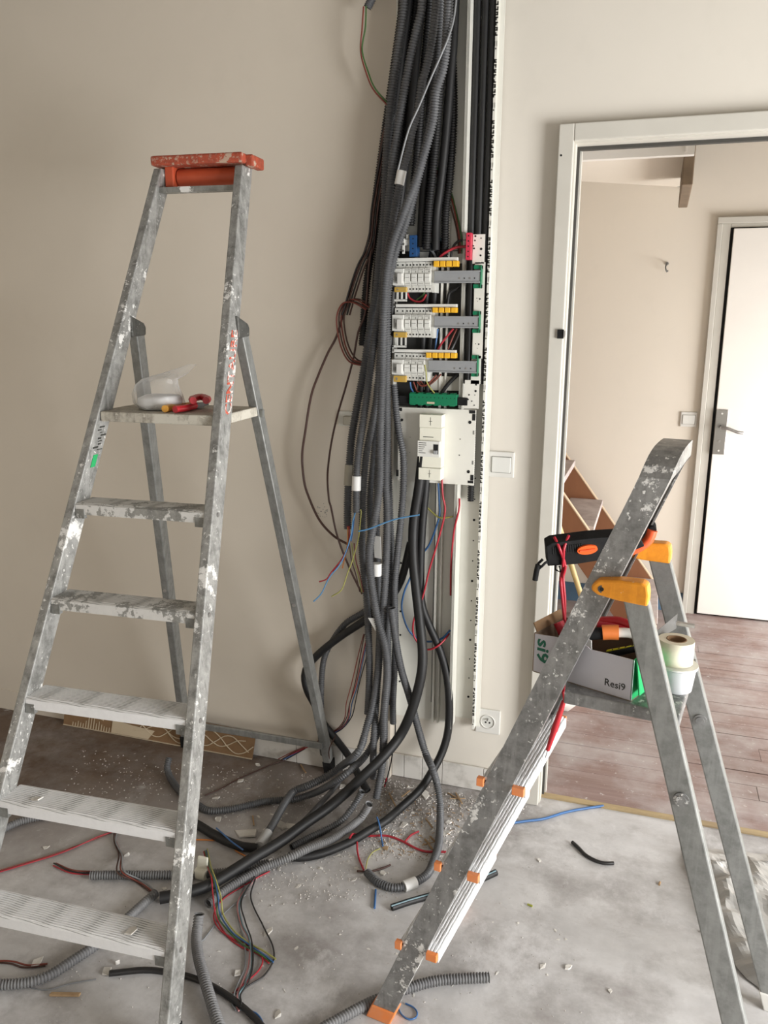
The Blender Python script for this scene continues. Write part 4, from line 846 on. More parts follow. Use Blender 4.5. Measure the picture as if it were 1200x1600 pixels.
for zz in (z0 + h * .04, z1_ - h * .16): b.box((x0 + x1) / 2 - .0007, (x0 + x1) / 2 + .0007, 2.4206, 2.4212, zz, zz + h * .12); b.box((x0 + x1) / 2 - .005, (x0 + x1) / 2 + .005, 2.4206, 2.4212, zz + h * .058, zz + h * .064)
b.build('printed_marks', 'ink', mb_)

# wiring inside the board
wire('grey wire curving from the blue terminal block into the board', [(-.711,2.48,1.795),(-.689,2.48,1.796),(-.669,2.48,1.786),(-.653,2.48,1.771),(-.645,2.48,1.757)], 'w_grey', .004)
wire('dark grey wire curving just above another from the blue terminal block', [(-.715,2.495,1.803),(-.689,2.495,1.805),(-.667,2.495,1.797),(-.645,2.495,1.78),(-.637,2.495,1.758)], 'w_black', .004)
wire('thick red wire running from the red terminal block into the board', [(-.557,2.475,1.785),(-.584,2.475,1.784),(-.607,2.475,1.776),(-.628,2.475,1.763),(-.639,2.475,1.749)], 'w_red', .004)
wire('black wire arching into the red terminal block', [(-.56,2.485,1.804),(-.579,2.485,1.803),(-.594,2.485,1.794),(-.603,2.485,1.775),(-.606,2.485,1.753)], 'w_black', .0035)
for k, (m_, dx, lb) in enumerate((('w_rust', 0, 'brown-red'), ('w_green', 3, 'green'), ('w_brown', -4, 'brown'))):
    wire(lb + ' wire arching down behind the trunking edge into the top of the board', [(x + dx * .0017, y + k * .004, z) for x, y, z in [(-.684,2.49,2.042),(-.66,2.49,2.005),(-.626,2.49,1.941),(-.597,2.49,1.869),(-.582,2.49,1.811),(-.579,2.49,1.767)]], m_, .0028)
wire('red wire hanging from the cut grey conduit above the blue terminal', [(-.688,2.5,1.876),(-.675,2.5,1.839),(-.659,2.5,1.802),(-.642,2.5,1.765)], 'w_rust', .0028)
wire('thin green wire hanging from the cut grey conduit above the blue terminal', [(-.687,2.505,1.877),(-.669,2.505,1.843),(-.65,2.505,1.806),(-.635,2.505,1.769)], 'w_cyan', .0025)
wire('red wire loop between the first and second breaker rows', [(-.737,2.48,1.654),(-.73,2.48,1.639),(-.71,2.48,1.629),(-.69,2.48,1.631),(-.678,2.48,1.65)], 'w_red', .0032)
wire('green-grey wire between the first and second breaker rows', [(-.685,2.49,1.658),(-.693,2.49,1.646),(-.709,2.49,1.635),(-.717,2.49,1.624)], 'w_green', .0028)
wire('red wire slanting between the second and third breaker rows', [(-.593,2.485,1.549),(-.609,2.485,1.53),(-.628,2.485,1.506),(-.64,2.485,1.485)], 'w_red', .0035)
wire('thin brown wire slanting between the second and third breaker rows', [(-.583,2.49,1.549),(-.596,2.49,1.522),(-.609,2.49,1.488)], 'w_rust', .0028)
wire('purple-grey wire slanting between the second and third breaker rows', [(-.572,2.495,1.549),(-.583,2.495,1.518),(-.598,2.495,1.488)], 'w_grey', .0028)
wire('blue wire dropping between the second and third breaker rows', [(-.642,2.49,1.548),(-.646,2.49,1.518),(-.649,2.49,1.485)], 'w_blue', .003)
wire('blue wire dropping from the third breaker row to the earth bar', [(-.722,2.47,1.387),(-.719,2.47,1.369),(-.711,2.47,1.356)], 'w_blue', .003)
wire('dark red wire dropping from the third breaker row left of the earth bar', [(-.713,2.475,1.387),(-.706,2.475,1.371),(-.7,2.475,1.358),(-.683,2.475,1.354)], 'w_rust', .003)
for k in range(3): wire(('first', 'middle', 'last')[k] + ' of three brown wires sagging under the third breaker row', [(-.702,2.48,1.387),(-.693,2.48,1.377),(-.679,2.48,1.376),(-.661,2.48,1.388),(-.641,2.48,1.41)] if k == 0 else off([(-.703,2.485,1.387),(-.693,2.485,1.375),(-.678,2.485,1.374),(-.662,2.485,1.384),(-.638,2.485,1.408)], .004 * k, .003 * k, .002 * k, 0), 'w_rust' if k != 1 else 'w_brown', .0026)
wire('yellow-green wire running down over the end of the third breaker row', [(-.668,2.442,1.442),(-.663,2.442,1.414),(-.661,2.442,1.391),(-.65,2.442,1.373),(-.636,2.442,1.358)], 'w_yellow', .0022)
conduit('black cable slanting behind the third rail cover to the earth bar', [(-.564,2.495,1.423),(-.592,2.495,1.399),(-.613,2.495,1.375),(-.627,2.495,1.355)], .006, 'black', False, 'black_cable', 'cable', hole=False)
conduit('black cable tied behind the first rail cover', [(-.572,2.495,1.68),(-.591,2.495,1.665),(-.61,2.495,1.654),(-.614,2.495,1.631),(-.617,2.495,1.616)], .005, 'black', False, 'black_cable', 'cable', hole=False)
for i, (xa, xb) in enumerate(((686, 668), (699, 684))): conduit('black conduit behind the breakers joining the hanging bundle to the cables below', [(-.642,2.515,1.791)][:1] + [V((-.647,2.5,1.799)) + V((i * -.02, 0, 0)), V((-.663,2.503,1.575)) + V((i * -.025, 0, 0)), V((-.675,2.503,1.38)) + V((i * -.02, 0, 0)), V((-.68,2.503,1.179)) + V((i * -.02, 0, 0))], .0095, 'black', False, 'black_conduit', 'conduit', 'black conduits behind the breakers', hole=False)

# black flat-cable filling the narrow trunking above the board
for i in range(3):
    xx = -.549 + i * .0205; conduit('thick black cable packed in the narrow trunking, running down past the board', [(xx, 2.505, CEIL), (xx, 2.505, 2.2), (xx, 2.505, 1.95), (xx, 2.506, 1.81), (xx, 2.506, 1.6), (xx, 2.506, 1.385)], .0102, 'black', False, 'black_cable', 'cable', 'black cables packed in the narrow trunking', hole=False)
conduit('short black corrugated conduit end poking below the breaker plate in the narrow trunking', [(-.528, 2.50, 1.3), (-.527, 2.50, 1.15), (-.526, 2.50, 1.019)], .011, 'black', True)

# ---------------------------------------------------------------- hanging bundle of conduits
BLK = 'black conduits hanging at the back of the bundle'
LBK = 'black conduit hanging in the dense back of the conduit bundle above the breakers'
for i, (p, r) in enumerate((
  ([(-.748,2.462,2.457),(-.776,2.462,2.271),(-.802,2.462,2.119),(-.825,2.462,1.98),(-.836,2.462,1.891),(-.844,2.462,1.799),(-.864,2.462,1.669),(-.877,2.462,1.496)], .0125), ([(-.735,2.455,2.454),(-.76,2.455,2.268),(-.782,2.455,2.1),(-.806,2.455,1.943),(-.817,2.455,1.817),(-.829,2.455,1.668),(-.845,2.455,1.457)], .0125),
  ([(-.715,2.465,2.455),(-.741,2.465,2.269),(-.767,2.465,2.083),(-.785,2.465,1.907),(-.8,2.465,1.725),(-.81,2.465,1.497)], .0125), ([(-.692,2.462,2.452),(-.715,2.462,2.266),(-.739,2.462,2.064),(-.764,2.462,1.888),(-.782,2.462,1.706),(-.793,2.462,1.458)], .0125),
  ([(-.671,2.468,2.451),(-.69,2.468,2.266),(-.706,2.468,2.08),(-.719,2.468,1.941),(-.726,2.468,1.848)], .0125), ([(-.654,2.47,2.45),(-.664,2.47,2.264),(-.675,2.47,2.062),(-.685,2.47,1.94),(-.691,2.47,1.851),(-.694,2.47,1.788)], .0125),
  ([(-.635,2.47,2.448),(-.638,2.47,2.262),(-.645,2.47,2.06),(-.653,2.47,1.903),(-.654,2.47,1.778)], .0130), ([(-.622,2.478,2.426),(-.622,2.478,2.296),(-.627,2.478,2.112),(-.637,2.478,1.957),(-.646,2.478,1.86),(-.64,2.478,1.775)], .0130), ([(-.63,2.48,2.443),(-.622,2.48,2.329),(-.623,2.48,2.146),(-.632,2.48,1.975),(-.64,2.48,1.887),(-.633,2.48,1.76)], .0125))):
    conduit(LBK, p, r, 'black', i % 2 == 0, 'black_conduit', 'conduit', BLK, top=True, hole=False)
G = conduit
G('leftmost grey corrugated conduit of the hanging bundle, cut off above red and blue wires', [(-.739,2.42,2.434),(-.756,2.42,2.307),(-.774,2.42,2.193),(-.786,2.42,2.059),(-.791,2.42,1.937),(-.794,2.42,1.866),(-.806,2.42,1.777),(-.817,2.42,1.654),(-.833,2.42,1.573),(-.857,2.42,1.42),(-.878,2.417,1.311),(-.893,2.413,1.221),(-.899,2.41,1.15),(-.904,2.407,1.057),(-.905,2.403,.974),(-.904,2.4,.92)], .0130, top=True)
tape('cable_sleeve', 'beige sleeve around the leftmost hanging conduit', (-.894,2.402,1.137), (-.899,2.4,1.071), .0142, 'sleeve', 'sleeve')
G('grey corrugated conduit with white tape near its cut end, second from left in the bundle', [(-.68,2.395,2.42),(-.692,2.395,2.362),(-.709,2.395,2.296),(-.728,2.395,2.201),(-.746,2.395,2.102),(-.76,2.395,2.018),(-.769,2.395,1.933),(-.774,2.395,1.863),(-.779,2.395,1.756),(-.784,2.395,1.647),(-.798,2.39,1.555),(-.814,2.385,1.461),(-.831,2.38,1.345),(-.845,2.375,1.247),(-.856,2.37,1.168),(-.86,2.365,1.078),(-.859,2.36,.987)], .0125, top=True)
tape('tape_band', 'white tape band on the second hanging conduit, left of the breaker plate', (-.858,2.362,1.097), (-.86,2.362,1.052), .0145)
G('grey conduit with a white label below the top of the bundle', [(-.638,2.375,2.379),(-.659,2.375,2.25),(-.671,2.375,2.216),(-.684,2.375,2.136),(-.7,2.375,2.082),(-.711,2.375,2.026),(-.727,2.375,1.983),(-.738,2.375,1.929),(-.752,2.375,1.851),(-.765,2.375,1.781),(-.783,2.39,1.666),(-.788,2.389,1.574),(-.793,2.388,1.461),(-.802,2.386,1.346),(-.82,2.385,1.247),(-.836,2.384,1.167),(-.844,2.383,1.076),(-.847,2.381,.979),(-.847,2.38,.848),(-.833,2.379,.717),(-.824,2.377,.58),(-.818,2.376,.443),(-.815,2.375,.298)], .0120, top=True)
tape('cable_label', 'white paper label wrapped round a conduit high in the bundle', (-.725,2.372,1.984), (-.734,2.372,1.947), .0138, 'tape', 'label')
G('wide grey conduit crossing the bundle from upper right, ending beside the thick black conduit', [(-.595,2.345,2.365),(-.604,2.345,2.242),(-.624,2.345,2.178),(-.63,2.345,2.113),(-.647,2.345,2.045),(-.659,2.345,2.008),(-.676,2.345,1.952),(-.705,2.345,1.884),(-.722,2.345,1.842),(-.746,2.345,1.78),(-.761,2.345,1.699),(-.768,2.345,1.61),(-.771,2.345,1.5),(-.774,2.35,1.406),(-.777,2.35,1.311),(-.779,2.35,1.195),(-.78,2.35,1.086),(-.792,2.35,.99),(-.813,2.35,.859),(-.8,2.35,.73),(-.782,2.35,.639),(-.758,2.35,.556),(-.75,2.35,.464),(-.76,2.35,.321),(-.76,2.35,.241),(-.762,2.34,.141),(-.767,2.32,.081),(-.769,2.3,.039)], .0135, 'conduit', True, top=True)
G('grey corrugated conduit at the right of the bundle, sweeping left to a taped end', [(-.63,2.41,2.42),(-.631,2.41,2.31),(-.644,2.41,2.198),(-.663,2.41,2.084),(-.686,2.41,1.983),(-.721,2.41,1.863),(-.762,2.41,1.757),(-.785,2.41,1.654),(-.783,2.4,1.536),(-.78,2.4,1.422),(-.778,2.4,1.316),(-.775,2.4,1.228),(-.776,2.4,1.158),(-.776,2.4,1.077),(-.768,2.39,.984),(-.767,2.384,.854),(-.772,2.378,.724),(-.782,2.372,.588),(-.786,2.366,.452),(-.799,2.36,.321),(-.814,2.34,.246),(-.823,2.29,.203),(-.889,2.309,.13),(-.938,2.284,.09),(-.999,2.263,.05),(-1.041,2.256,.022),(-1.045,2.18,.022),(-1.038,2.082,.022),(-1.032,2.004,.022)], .0130, top=True)
tape('tape_band', 'grey tape wrapped over the conduit end on the floor, beside the big plaster flake', [(-1.033,2.014,.022)][0], [(-1.032,1.948,.02)][0], .0165, 'tape_g', host='sweeping left to a taped end')
G('grey corrugated conduit from the bundle to a raised tip behind the tall ladder', [(-.787,2.44,1.63),(-.79,2.44,1.459),(-.786,2.44,1.302),(-.783,2.44,1.141),(-.775,2.44,.976),(-.765,2.44,.807),(-.764,2.44,.676),(-.766,2.43,.568),(-.764,2.408,.438),(-.772,2.385,.325),(-.791,2.362,.239),(-.821,2.34,.166),(-.855,2.256,.14),(-.922,2.254,.08),(-.988,2.264,.035),(-1.061,2.238,.014),(-1.124,2.205,.014),(-1.202,2.136,.014),(-1.271,2.097,.014),(-1.33,2.116,.014),(-1.422,2.164,.014),(-1.504,2.23,.014),(-1.538,2.265,.03),(-1.543,2.287,.05)], .0120)
G('grey corrugated conduit emerging beside the breaker plate and ending above the skirting tiles', [(-.777,2.455,1.377),(-.765,2.444,1.303),(-.746,2.433,1.225),(-.728,2.422,1.163),(-.722,2.411,1.079),(-.723,2.4,.995),(-.739,2.41,.85),(-.755,2.42,.712),(-.757,2.43,.569),(-.757,2.44,.425),(-.761,2.45,.309),(-.761,2.46,.235)], .0115)
wire('blue-black wire hanging from the conduit end above the tiles', [(-.761,2.46,.245),(-.758,2.46,.185),(-.767,2.46,.099),(-.78,2.46,.035),(-.772,2.407,.03)], 'w_black', .0025)
wire('short red wire end touching the floor below the tile edge', [(-.769,2.412,.05),(-.783,2.432,.004)], 'w_red', .0028)
G('grey corrugated conduit swinging right and hooking back on the floor to a taped piece', [(-.741,2.36,.684),(-.727,2.368,.564),(-.709,2.376,.464),(-.684,2.384,.374),(-.656,2.392,.265),(-.631,2.4,.175),(-.593,2.343,.16),(-.578,2.347,.11),(-.561,2.327,.06),(-.549,2.289,.028),(-.535,2.228,.013),(-.52,2.154,.013),(-.516,2.085,.013),(-.519,2.017,.013),(-.554,1.961,.013),(-.593,1.933,.013),(-.644,1.942,.013),(-.685,1.972,.013)], .0125)
tape('tape_band', 'white tape wrapped round the hooked conduit on the floor beside the short ladder', [(-.539,1.974,.013)][0], [(-.57,1.95,.013)][0], .0160)
G('grey conduit end with a dark open mouth pointing up behind the floor bundle', [(-1.054,1.706,.015),(-1.045,1.75,.015),(-1.025,1.805,.015),(-.972,1.894,.015),(-.901,1.954,.02),(-.837,2.043,.02),(-.8,2.125,.03),(-.784,2.188,.03),(-.77,2.196,.055),(-.757,2.196,.085)], .0130, 'conduit_l')
G('thin dark grey conduit slanting off the floor bundle', [(-.885,2.33,.1),(-.911,2.25,.07),(-.941,2.233,.03),(-.953,2.154,.02),(-.962,2.086,.02)], .0085, 'conduit', False, hole=False)
G('dark grey corrugated conduit curving below the thick black conduit on the floor', [(-.784,2.204,.12),(-.803,2.197,.08),(-.831,2.163,.04),(-.871,2.127,.018),(-.922,2.058,.018),(-.951,2.014,.018)], .0105)
# thick black conduits
G('thick black conduit sweeping from under the breaker plate left across the floor', [(-.667,2.44,1.188),(-.679,2.44,1.068),(-.696,2.44,.945),(-.693,2.43,.838),(-.68,2.418,.753),(-.66,2.407,.626),(-.646,2.395,.529),(-.648,2.383,.449),(-.673,2.372,.338),(-.708,2.36,.247),(-.75,2.301,.19),(-.8,2.251,.14),(-.847,2.222,.09),(-.895,2.177,.05),(-.942,2.099,.03),(-.97,1.99,.03),(-1.001,1.903,.03),(-1.036,1.827,.03),(-1.072,1.757,.03),(-1.109,1.717,.03),(-1.15,1.686,.03),(-1.179,1.668,.03)], .0165, 'black', False, 'black_conduit', 'conduit')
G('thick black conduit bowing right past the trunking foot and back along the floor', [(-.658,2.47,1.185),(-.666,2.47,1.064),(-.676,2.47,.906),(-.678,2.47,.773),(-.672,2.47,.67),(-.645,2.47,.598),(-.608,2.47,.518),(-.582,2.47,.429),(-.571,2.47,.332),(-.573,2.47,.229),(-.588,2.45,.156),(-.613,2.406,.1),(-.639,2.36,.06),(-.689,2.292,.02),(-.711,2.218,.02),(-.743,2.157,.02),(-.78,2.089,.02),(-.833,2.022,.02),(-.879,1.974,.02),(-.92,1.945,.02)], .0135, 'black', False, 'black_conduit', 'conduit')
G('black conduit looping out left behind the tall ladder rear leg', [(-.699,2.44,.877),(-.738,2.44,.745),(-.792,2.44,.662),(-.864,2.44,.595),(-.941,2.44,.535),(-1.017,2.44,.467),(-1.065,2.44,.409),(-1.08,2.44,.369),(-1.071,2.44,.317),(-1.048,2.458,.252),(-1.024,2.474,.179),(-.975,2.478,.121),(-.921,2.45,.084),(-.867,2.4,.05),(-.821,2.362,.02)], .0130, 'black', False, 'black_conduit', 'conduit')
G('grey corrugated conduit looping left above the black loop behind the tall ladder', [(-.8,2.465,.675),(-.872,2.465,.617),(-.935,2.465,.571),(-.982,2.465,.507),(-1.015,2.465,.441),(-1.028,2.465,.368),(-1.034,2.465,.258),(-1.035,2.465,.152),(-1.029,2.476,.06)], .0110)
G('black conduit lying on the floor just right of the tall ladder rail', [(-1.32,2.029,.016),(-1.267,2.014,.016),(-1.205,1.989,.016),(-1.138,1.968,.016),(-1.081,1.96,.016),(-1.035,1.969,.016)], .0140, 'black', False, 'black_conduit', 'conduit')
G('black corrugated conduit end lying beside the tall ladder rail foot', [(-1.076,1.763,.014),(-1.118,1.73,.014),(-1.153,1.704,.014),(-1.19,1.683,.014)], .0150, 'black', True, 'black_conduit', 'conduit')
# extra grey lengths that thicken the lower bundle
G('grey corrugated conduit in the middle of the lower bundle with a paper tag', [(-.793,2.425,1.459),(-.796,2.425,1.303),(-.808,2.425,1.142),(-.815,2.425,.976),(-.81,2.425,.807),(-.8,2.425,.655),(-.804,2.425,.498),(-.812,2.425,.359),(-.796,2.339,.24),(-.798,2.353,.08)], .0120)
G('dark grey conduit tucked behind the lower bundle', [(-.827,2.465,1.378),(-.836,2.465,1.176),(-.851,2.465,.986),(-.837,2.465,.793),(-.807,2.465,.618),(-.785,2.465,.438),(-.779,2.465,.299)], .0120)
b = MB(); p = V((-.794,2.375,.875)); b.obox(p, V((.013, -.004, 0)), V((0, .001, 0)), V((-.002, 0, .036))); tag(b.build('cable_label', 'tape', loc=p), 'white paper tag standing upright in the middle of the lower bundle', 'label')
b = MB(); b.cyl(p + V((0, -.004, -.052)), p + V((0, -.004, -.092)), .0150, 12); tag(b.build('tape_band', 'tape', loc=p), 'white tape band in the middle of the lower bundle, under the paper tag', 'tape')
b = MB(); p = V((-.797,2.345,.631)); b.add([p + V((-.018, 0, .016)), p + V((.010, -.002, .018)), p + V((.008, 0, -.026)), p + V((-.018, .002, .016)), p + V((.010, .001, .018)), p + V((.008, .002, -.026))], [(0, 1, 2), (5, 4, 3), (0, 3, 4, 1), (1, 4, 5, 2), (2, 5, 3, 0)]); tag(b.build('cable_label', 'tape', loc=p), 'torn white paper flag on the lower bundle, halfway between breaker plate and floor', 'label')
# conduits on the floor to the left
G('grey corrugated conduit lying across the floor behind the tall ladder rail, clip on it', [(-.969,1.909,.014),(-1.02,1.867,.014),(-1.073,1.837,.014),(-1.138,1.809,.014),(-1.204,1.784,.014),(-1.298,1.752,.014),(-1.368,1.729,.014),(-1.434,1.706,.014)], .0130, 'conduit_l')
G('grey corrugated conduit crossing the lower left floor beneath the tall ladder treads', [(-1.409,1.288,.014),(-1.332,1.322,.014),(-1.292,1.358,.014),(-1.269,1.416,.014),(-1.246,1.48,.014),(-1.232,1.555,.014),(-1.222,1.611,.014),(-1.215,1.653,.014),(-1.207,1.694,.014)], .0130, 'conduit_l')
G('grey corrugated conduit at the left frame edge behind the tall ladder treads', [(-1.854,1.759,.014),(-1.836,1.793,.014),(-1.813,1.85,.014),(-1.751,1.908,.014),(-1.673,1.95,.014),(-1.571,1.977,.014)], .0125, 'conduit_l')
G('smooth grey conduit with an open end running to the bottom of the frame', [(-.802,1.338,.014),(-.835,1.369,.014),(-.9,1.438,.014),(-.963,1.508,.014),(-1.01,1.572,.014),(-1.031,1.615,.022),(-1.032,1.626,.05)], .0140, 'conduit_l', True)
G('grey corrugated conduit lying across the orange foot of the short ladder', [(-.627,1.362,.014),(-.606,1.422,.014),(-.582,1.456,.014),(-.525,1.53,.014),(-.459,1.594,.014),(-.395,1.643,.014),(-.332,1.672,.014),(-.275,1.695,.014)], .0130, 'conduit_l')
wire('thick black cable arching over the floor at the bottom, ragged end at left', [(-1.161,1.418,.008),(-1.087,1.454,.008),(-1.028,1.467,.008),(-.963,1.471,.008),(-.892,1.46,.008),(-.813,1.434,.008),(-.748,1.403,.008),(-.7,1.37,.008)], 'w_black', .0075, name='black_cable', cat='cable')
# white clip on the conduit
p = V((-1.169,1.861,0)); o = thing('conduit_clip', 'white plastic conduit clip standing on the grey conduit beside the tall ladder rail', 'clip', (p.x, p.y, .015))
c_ = V([(-1.136,1.81,.014)][0]); b = MB(); b.cyl(c_ + V((-.018, 0, 0)), c_ + V((.018, 0, 0)), .0155, 14); b.build('collar', 'cream', o); b = MB(); b.obox(c_ + V((-.001, .012, .024)), V((.017, 0, 0)), V((0, .004, .001)), V((.0, .004, .022))); b.build('saddle', 'cream', o, bevel=.006)
# cut lengths of black conduit
o = thing('split_conduit', 'short black split conduit with a blue stripe under the short ladder', 'conduit', (-.46,1.959,0))
for pts in ([(-.575,1.859,.009),(-.536,1.897,.009),(-.494,1.933,.009),(-.438,1.982,.009),(-.386,2.031,.009),(-.332,2.097,.009)],): b = MB(); tube(b, pts, .0095, 8, .02, open_end=False); b.build('sleeve', 'black', o); b = MB(); tube(b, [(x, y - .004, z + .008) for x, y, z in pts], .0024, 6, .02, open_end=False); b.build('blue_stripe', 'w_cyan', o)
wire('short curved offcut of black cable on the bare floor right of the short ladder', [(-.136,2.319,.005),(-.117,2.299,.005),(-.092,2.268,.005),(-.062,2.25,.005),(-.034,2.246,.005),(-.009,2.255,.005)], 'w_black', .0055, name='cable_offcut', cat='cable')

# ---------------------------------------------------------------- loose wires
SET = dict(w_red='red', w_blue='blue', w_lblue='light blue', w_green='green', w_yellow='yellow-green', w_brown='brown', w_black='black', w_orange='orange', w_grey='grey', w_pink='pink', w_cyan='pale blue-grey', w_rust='brown-red')
def strands(where, pts, ms, r=.0021, gap=.0045, seed=1, first_same=True):
    for k, m_ in enumerate(ms):
        o_ = (k - (len(ms) - 1) / 2) * gap; rnd = random.Random(seed * 31 + k)
        q = [(x + o_ + rnd.uniform(-.0045, .0045), y + rnd.uniform(-.005, .005) + .0015 * k, max(r, z + rnd.uniform(-.001, .002) + o_ * .3)) for x, y, z in pts]
        wire(SET[m_] + ' wire ' + where, q, m_, r)
p = [(-.824,2.44,2.498),(-.839,2.44,2.458),(-.854,2.44,2.433)]; o = thing('corrugated_conduit', 'short grey conduit end hanging from the ceiling left of the bundle', 'conduit', p[-1])
b = MB(); tube(b, [(p[0][0] + .02, 2.44, CEIL)] + p, .0125, 9, .02, .0062, .13); b.build('sleeve', 'conduit', o); b = MB(); b.cyl(V(p[-1]) + V((.002, 0, .006)), V(p[-1]) + V((.001, 0, .003)), .0105, 10); b.build('hollow_end', 'hole', o)
strands('looping from the ceiling conduit end into the left of the bundle', [(-.853,2.43,2.433),(-.864,2.43,2.377),(-.866,2.43,2.32),(-.852,2.43,2.26),(-.827,2.43,2.216),(-.784,2.43,2.173)], ['w_rust', 'w_green'], .0025, .006)
wire('pale grey wire slanting across the front of the upper bundle', [(-.571,2.335,2.399),(-.591,2.335,2.297),(-.638,2.335,2.202),(-.668,2.335,2.14),(-.698,2.335,2.079),(-.726,2.335,1.981)], 'w_grey', .003, top=True)
wire('black wire looping widest to the left of the hanging bundle', [(-.796,2.455,2.135),(-.822,2.455,1.997),(-.842,2.455,1.836),(-.883,2.455,1.731),(-.916,2.455,1.659),(-.955,2.455,1.534),(-.99,2.455,1.47),(-1.023,2.455,1.4),(-1.049,2.455,1.332),(-1.071,2.455,1.217),(-1.083,2.455,1.139),(-1.078,2.455,1.058),(-1.063,2.455,1.005),(-1.025,2.455,.927),(-.975,2.455,.877),(-.927,2.455,.853)], 'w_brown', .0042)
wire('brown wire hanging beside the patched junction box', [(-.794,2.45,2.116),(-.817,2.45,1.96),(-.836,2.45,1.817),(-.852,2.45,1.725),(-.862,2.45,1.598),(-.885,2.45,1.535),(-.902,2.45,1.456),(-.928,2.45,1.366),(-.957,2.45,1.274),(-.979,2.45,1.181),(-.992,2.45,1.081),(-.988,2.45,1.001),(-.981,2.45,.975),(-.959,2.45,.88),(-.917,2.45,.774),(-.872,2.45,.687)], 'w_brown', .0035)
for k in range(4): wire(('outermost', 'second', 'third', 'innermost')[k] + ' of four brown-black wires looping left beside the second breaker row', [(x + k * .006, y + k * .004, z + k * .003) for x, y, z in [(-.856,2.44,1.604),(-.898,2.44,1.625),(-.932,2.44,1.621),(-.951,2.44,1.588),(-.951,2.44,1.544),(-.937,2.44,1.486),(-.911,2.44,1.447),(-.869,2.44,1.436)]], 'w_brown' if k % 2 else 'w_rust', .0026)
for k in range(4): wire(('leftmost', 'second', 'third', 'rightmost')[k] + ' of four brown-black wires slanting down the left edge of the bundle above the loop', [(x + k * .007, y + k * .004, z) for x, y, z in [(-.787,2.438,2.148),(-.813,2.438,2.029),(-.836,2.438,1.906),(-.85,2.438,1.798),(-.885,2.438,1.73),(-.912,2.438,1.659),(-.935,2.438,1.588)]], 'w_brown' if k % 2 else 'w_black', .003)
# below the board
wire('long red wire hanging in a loop below the breaker plate', [(-.612,2.46,1.092),(-.607,2.46,1.037),(-.599,2.46,.986),(-.62,2.46,.888),(-.646,2.46,.792),(-.667,2.46,.694),(-.696,2.46,.609),(-.691,2.46,.553),(-.653,2.46,.518),(-.612,2.46,.537),(-.582,2.49,.57)], 'w_red', .0034)
wire('red wire emerging over the trunking edge below the black conduit end', [(-.583,2.5,.699),(-.577,2.47,.817),(-.568,2.458,.924),(-.554,2.458,.996),(-.556,2.47,1.03)], 'w_red', .0034)
wire('dark blue wire hanging in a loop below the breaker plate', [(-.628,2.475,1.088),(-.623,2.475,1.022),(-.624,2.475,.96),(-.651,2.475,.875),(-.683,2.475,.825),(-.716,2.475,.747),(-.735,2.475,.697),(-.741,2.475,.638),(-.713,2.475,.565),(-.66,2.475,.538),(-.604,2.475,.555),(-.576,2.475,.587)], 'w_blue', .0034)
wire('yellow-green wire crossing under the breaker plate', [(-.685,2.47,1.04),(-.676,2.47,1.003),(-.639,2.47,.972),(-.612,2.47,.962),(-.575,2.47,.971)], 'w_yellow', .003)
wire('light blue wire crossing in front of the bundle below the breaker plate', [(-.645,2.325,1.003),(-.726,2.325,.981),(-.804,2.325,.946),(-.84,2.325,.935)], 'w_lblue', .0024)
wire('red wire spreading left from the cut conduit ends', [(-.892,2.38,.934),(-.89,2.38,.884),(-.915,2.38,.826),(-.955,2.38,.773),(-.971,2.38,.749),(-.996,2.38,.738)], 'w_red', .0022)
wire('second red wire kinking left from the cut conduit ends', [(-.899,2.385,.933),(-.894,2.385,.874),(-.908,2.385,.834),(-.919,2.385,.812),(-.95,2.385,.776)], 'w_red', .0022)
wire('blue wire spreading left from the cut conduit ends', [(-.861,2.365,.992),(-.872,2.365,.954),(-.878,2.365,.905),(-.911,2.365,.82),(-.954,2.365,.762),(-.983,2.365,.704),(-1.011,2.365,.673)], 'w_lblue', .0022)
wire('yellow-green wire spreading left from the cut conduit ends', [(-.855,2.36,.994),(-.853,2.36,.911),(-.872,2.36,.832),(-.89,2.36,.783),(-.91,2.36,.727),(-.945,2.36,.699)], 'w_yellow', .0022)
wire('orange wire short below the cut conduit ends', [(-.895,2.38,.93),(-.897,2.38,.879),(-.904,2.38,.84),(-.915,2.38,.792)], 'w_orange', .0022)
wire('dark blue wire from the white-taped conduit end', [(-.863,2.365,.992),(-.872,2.365,.939),(-.88,2.365,.891)], 'w_blue', .0022)
for k, (m_, lb) in enumerate((('w_brown', 'brown'), ('w_yellow', 'yellow'), ('w_rust', 'brown-red'))): wire(lb + ' wire dropping down the bundle below the cut conduit ends', [(x + k * .008, y, z) for x, y, z in [(-.887,2.37,.882),(-.88,2.37,.826),(-.865,2.37,.778),(-.852,2.37,.722)]], m_, .002)
strands('fanning down left from the lower bundle to the floor corner', [(-.84,2.4,.57),(-.849,2.4,.513),(-.876,2.4,.388),(-.895,2.4,.313),(-.907,2.4,.252),(-.975,2.478,.156),(-1.034,2.478,.108),(-1.112,2.478,.062),(-1.183,2.456,.02)], ['w_rust', 'w_brown', 'w_red', 'w_blue', 'w_black'], .0019, .006, 3)
wire('thin brown wire hooked round behind the rear ladder foot', [(-.959,2.42,.171),(-.984,2.42,.108),(-.99,2.465,.01),(-.971,2.465,.004)], 'w_brown', .002)
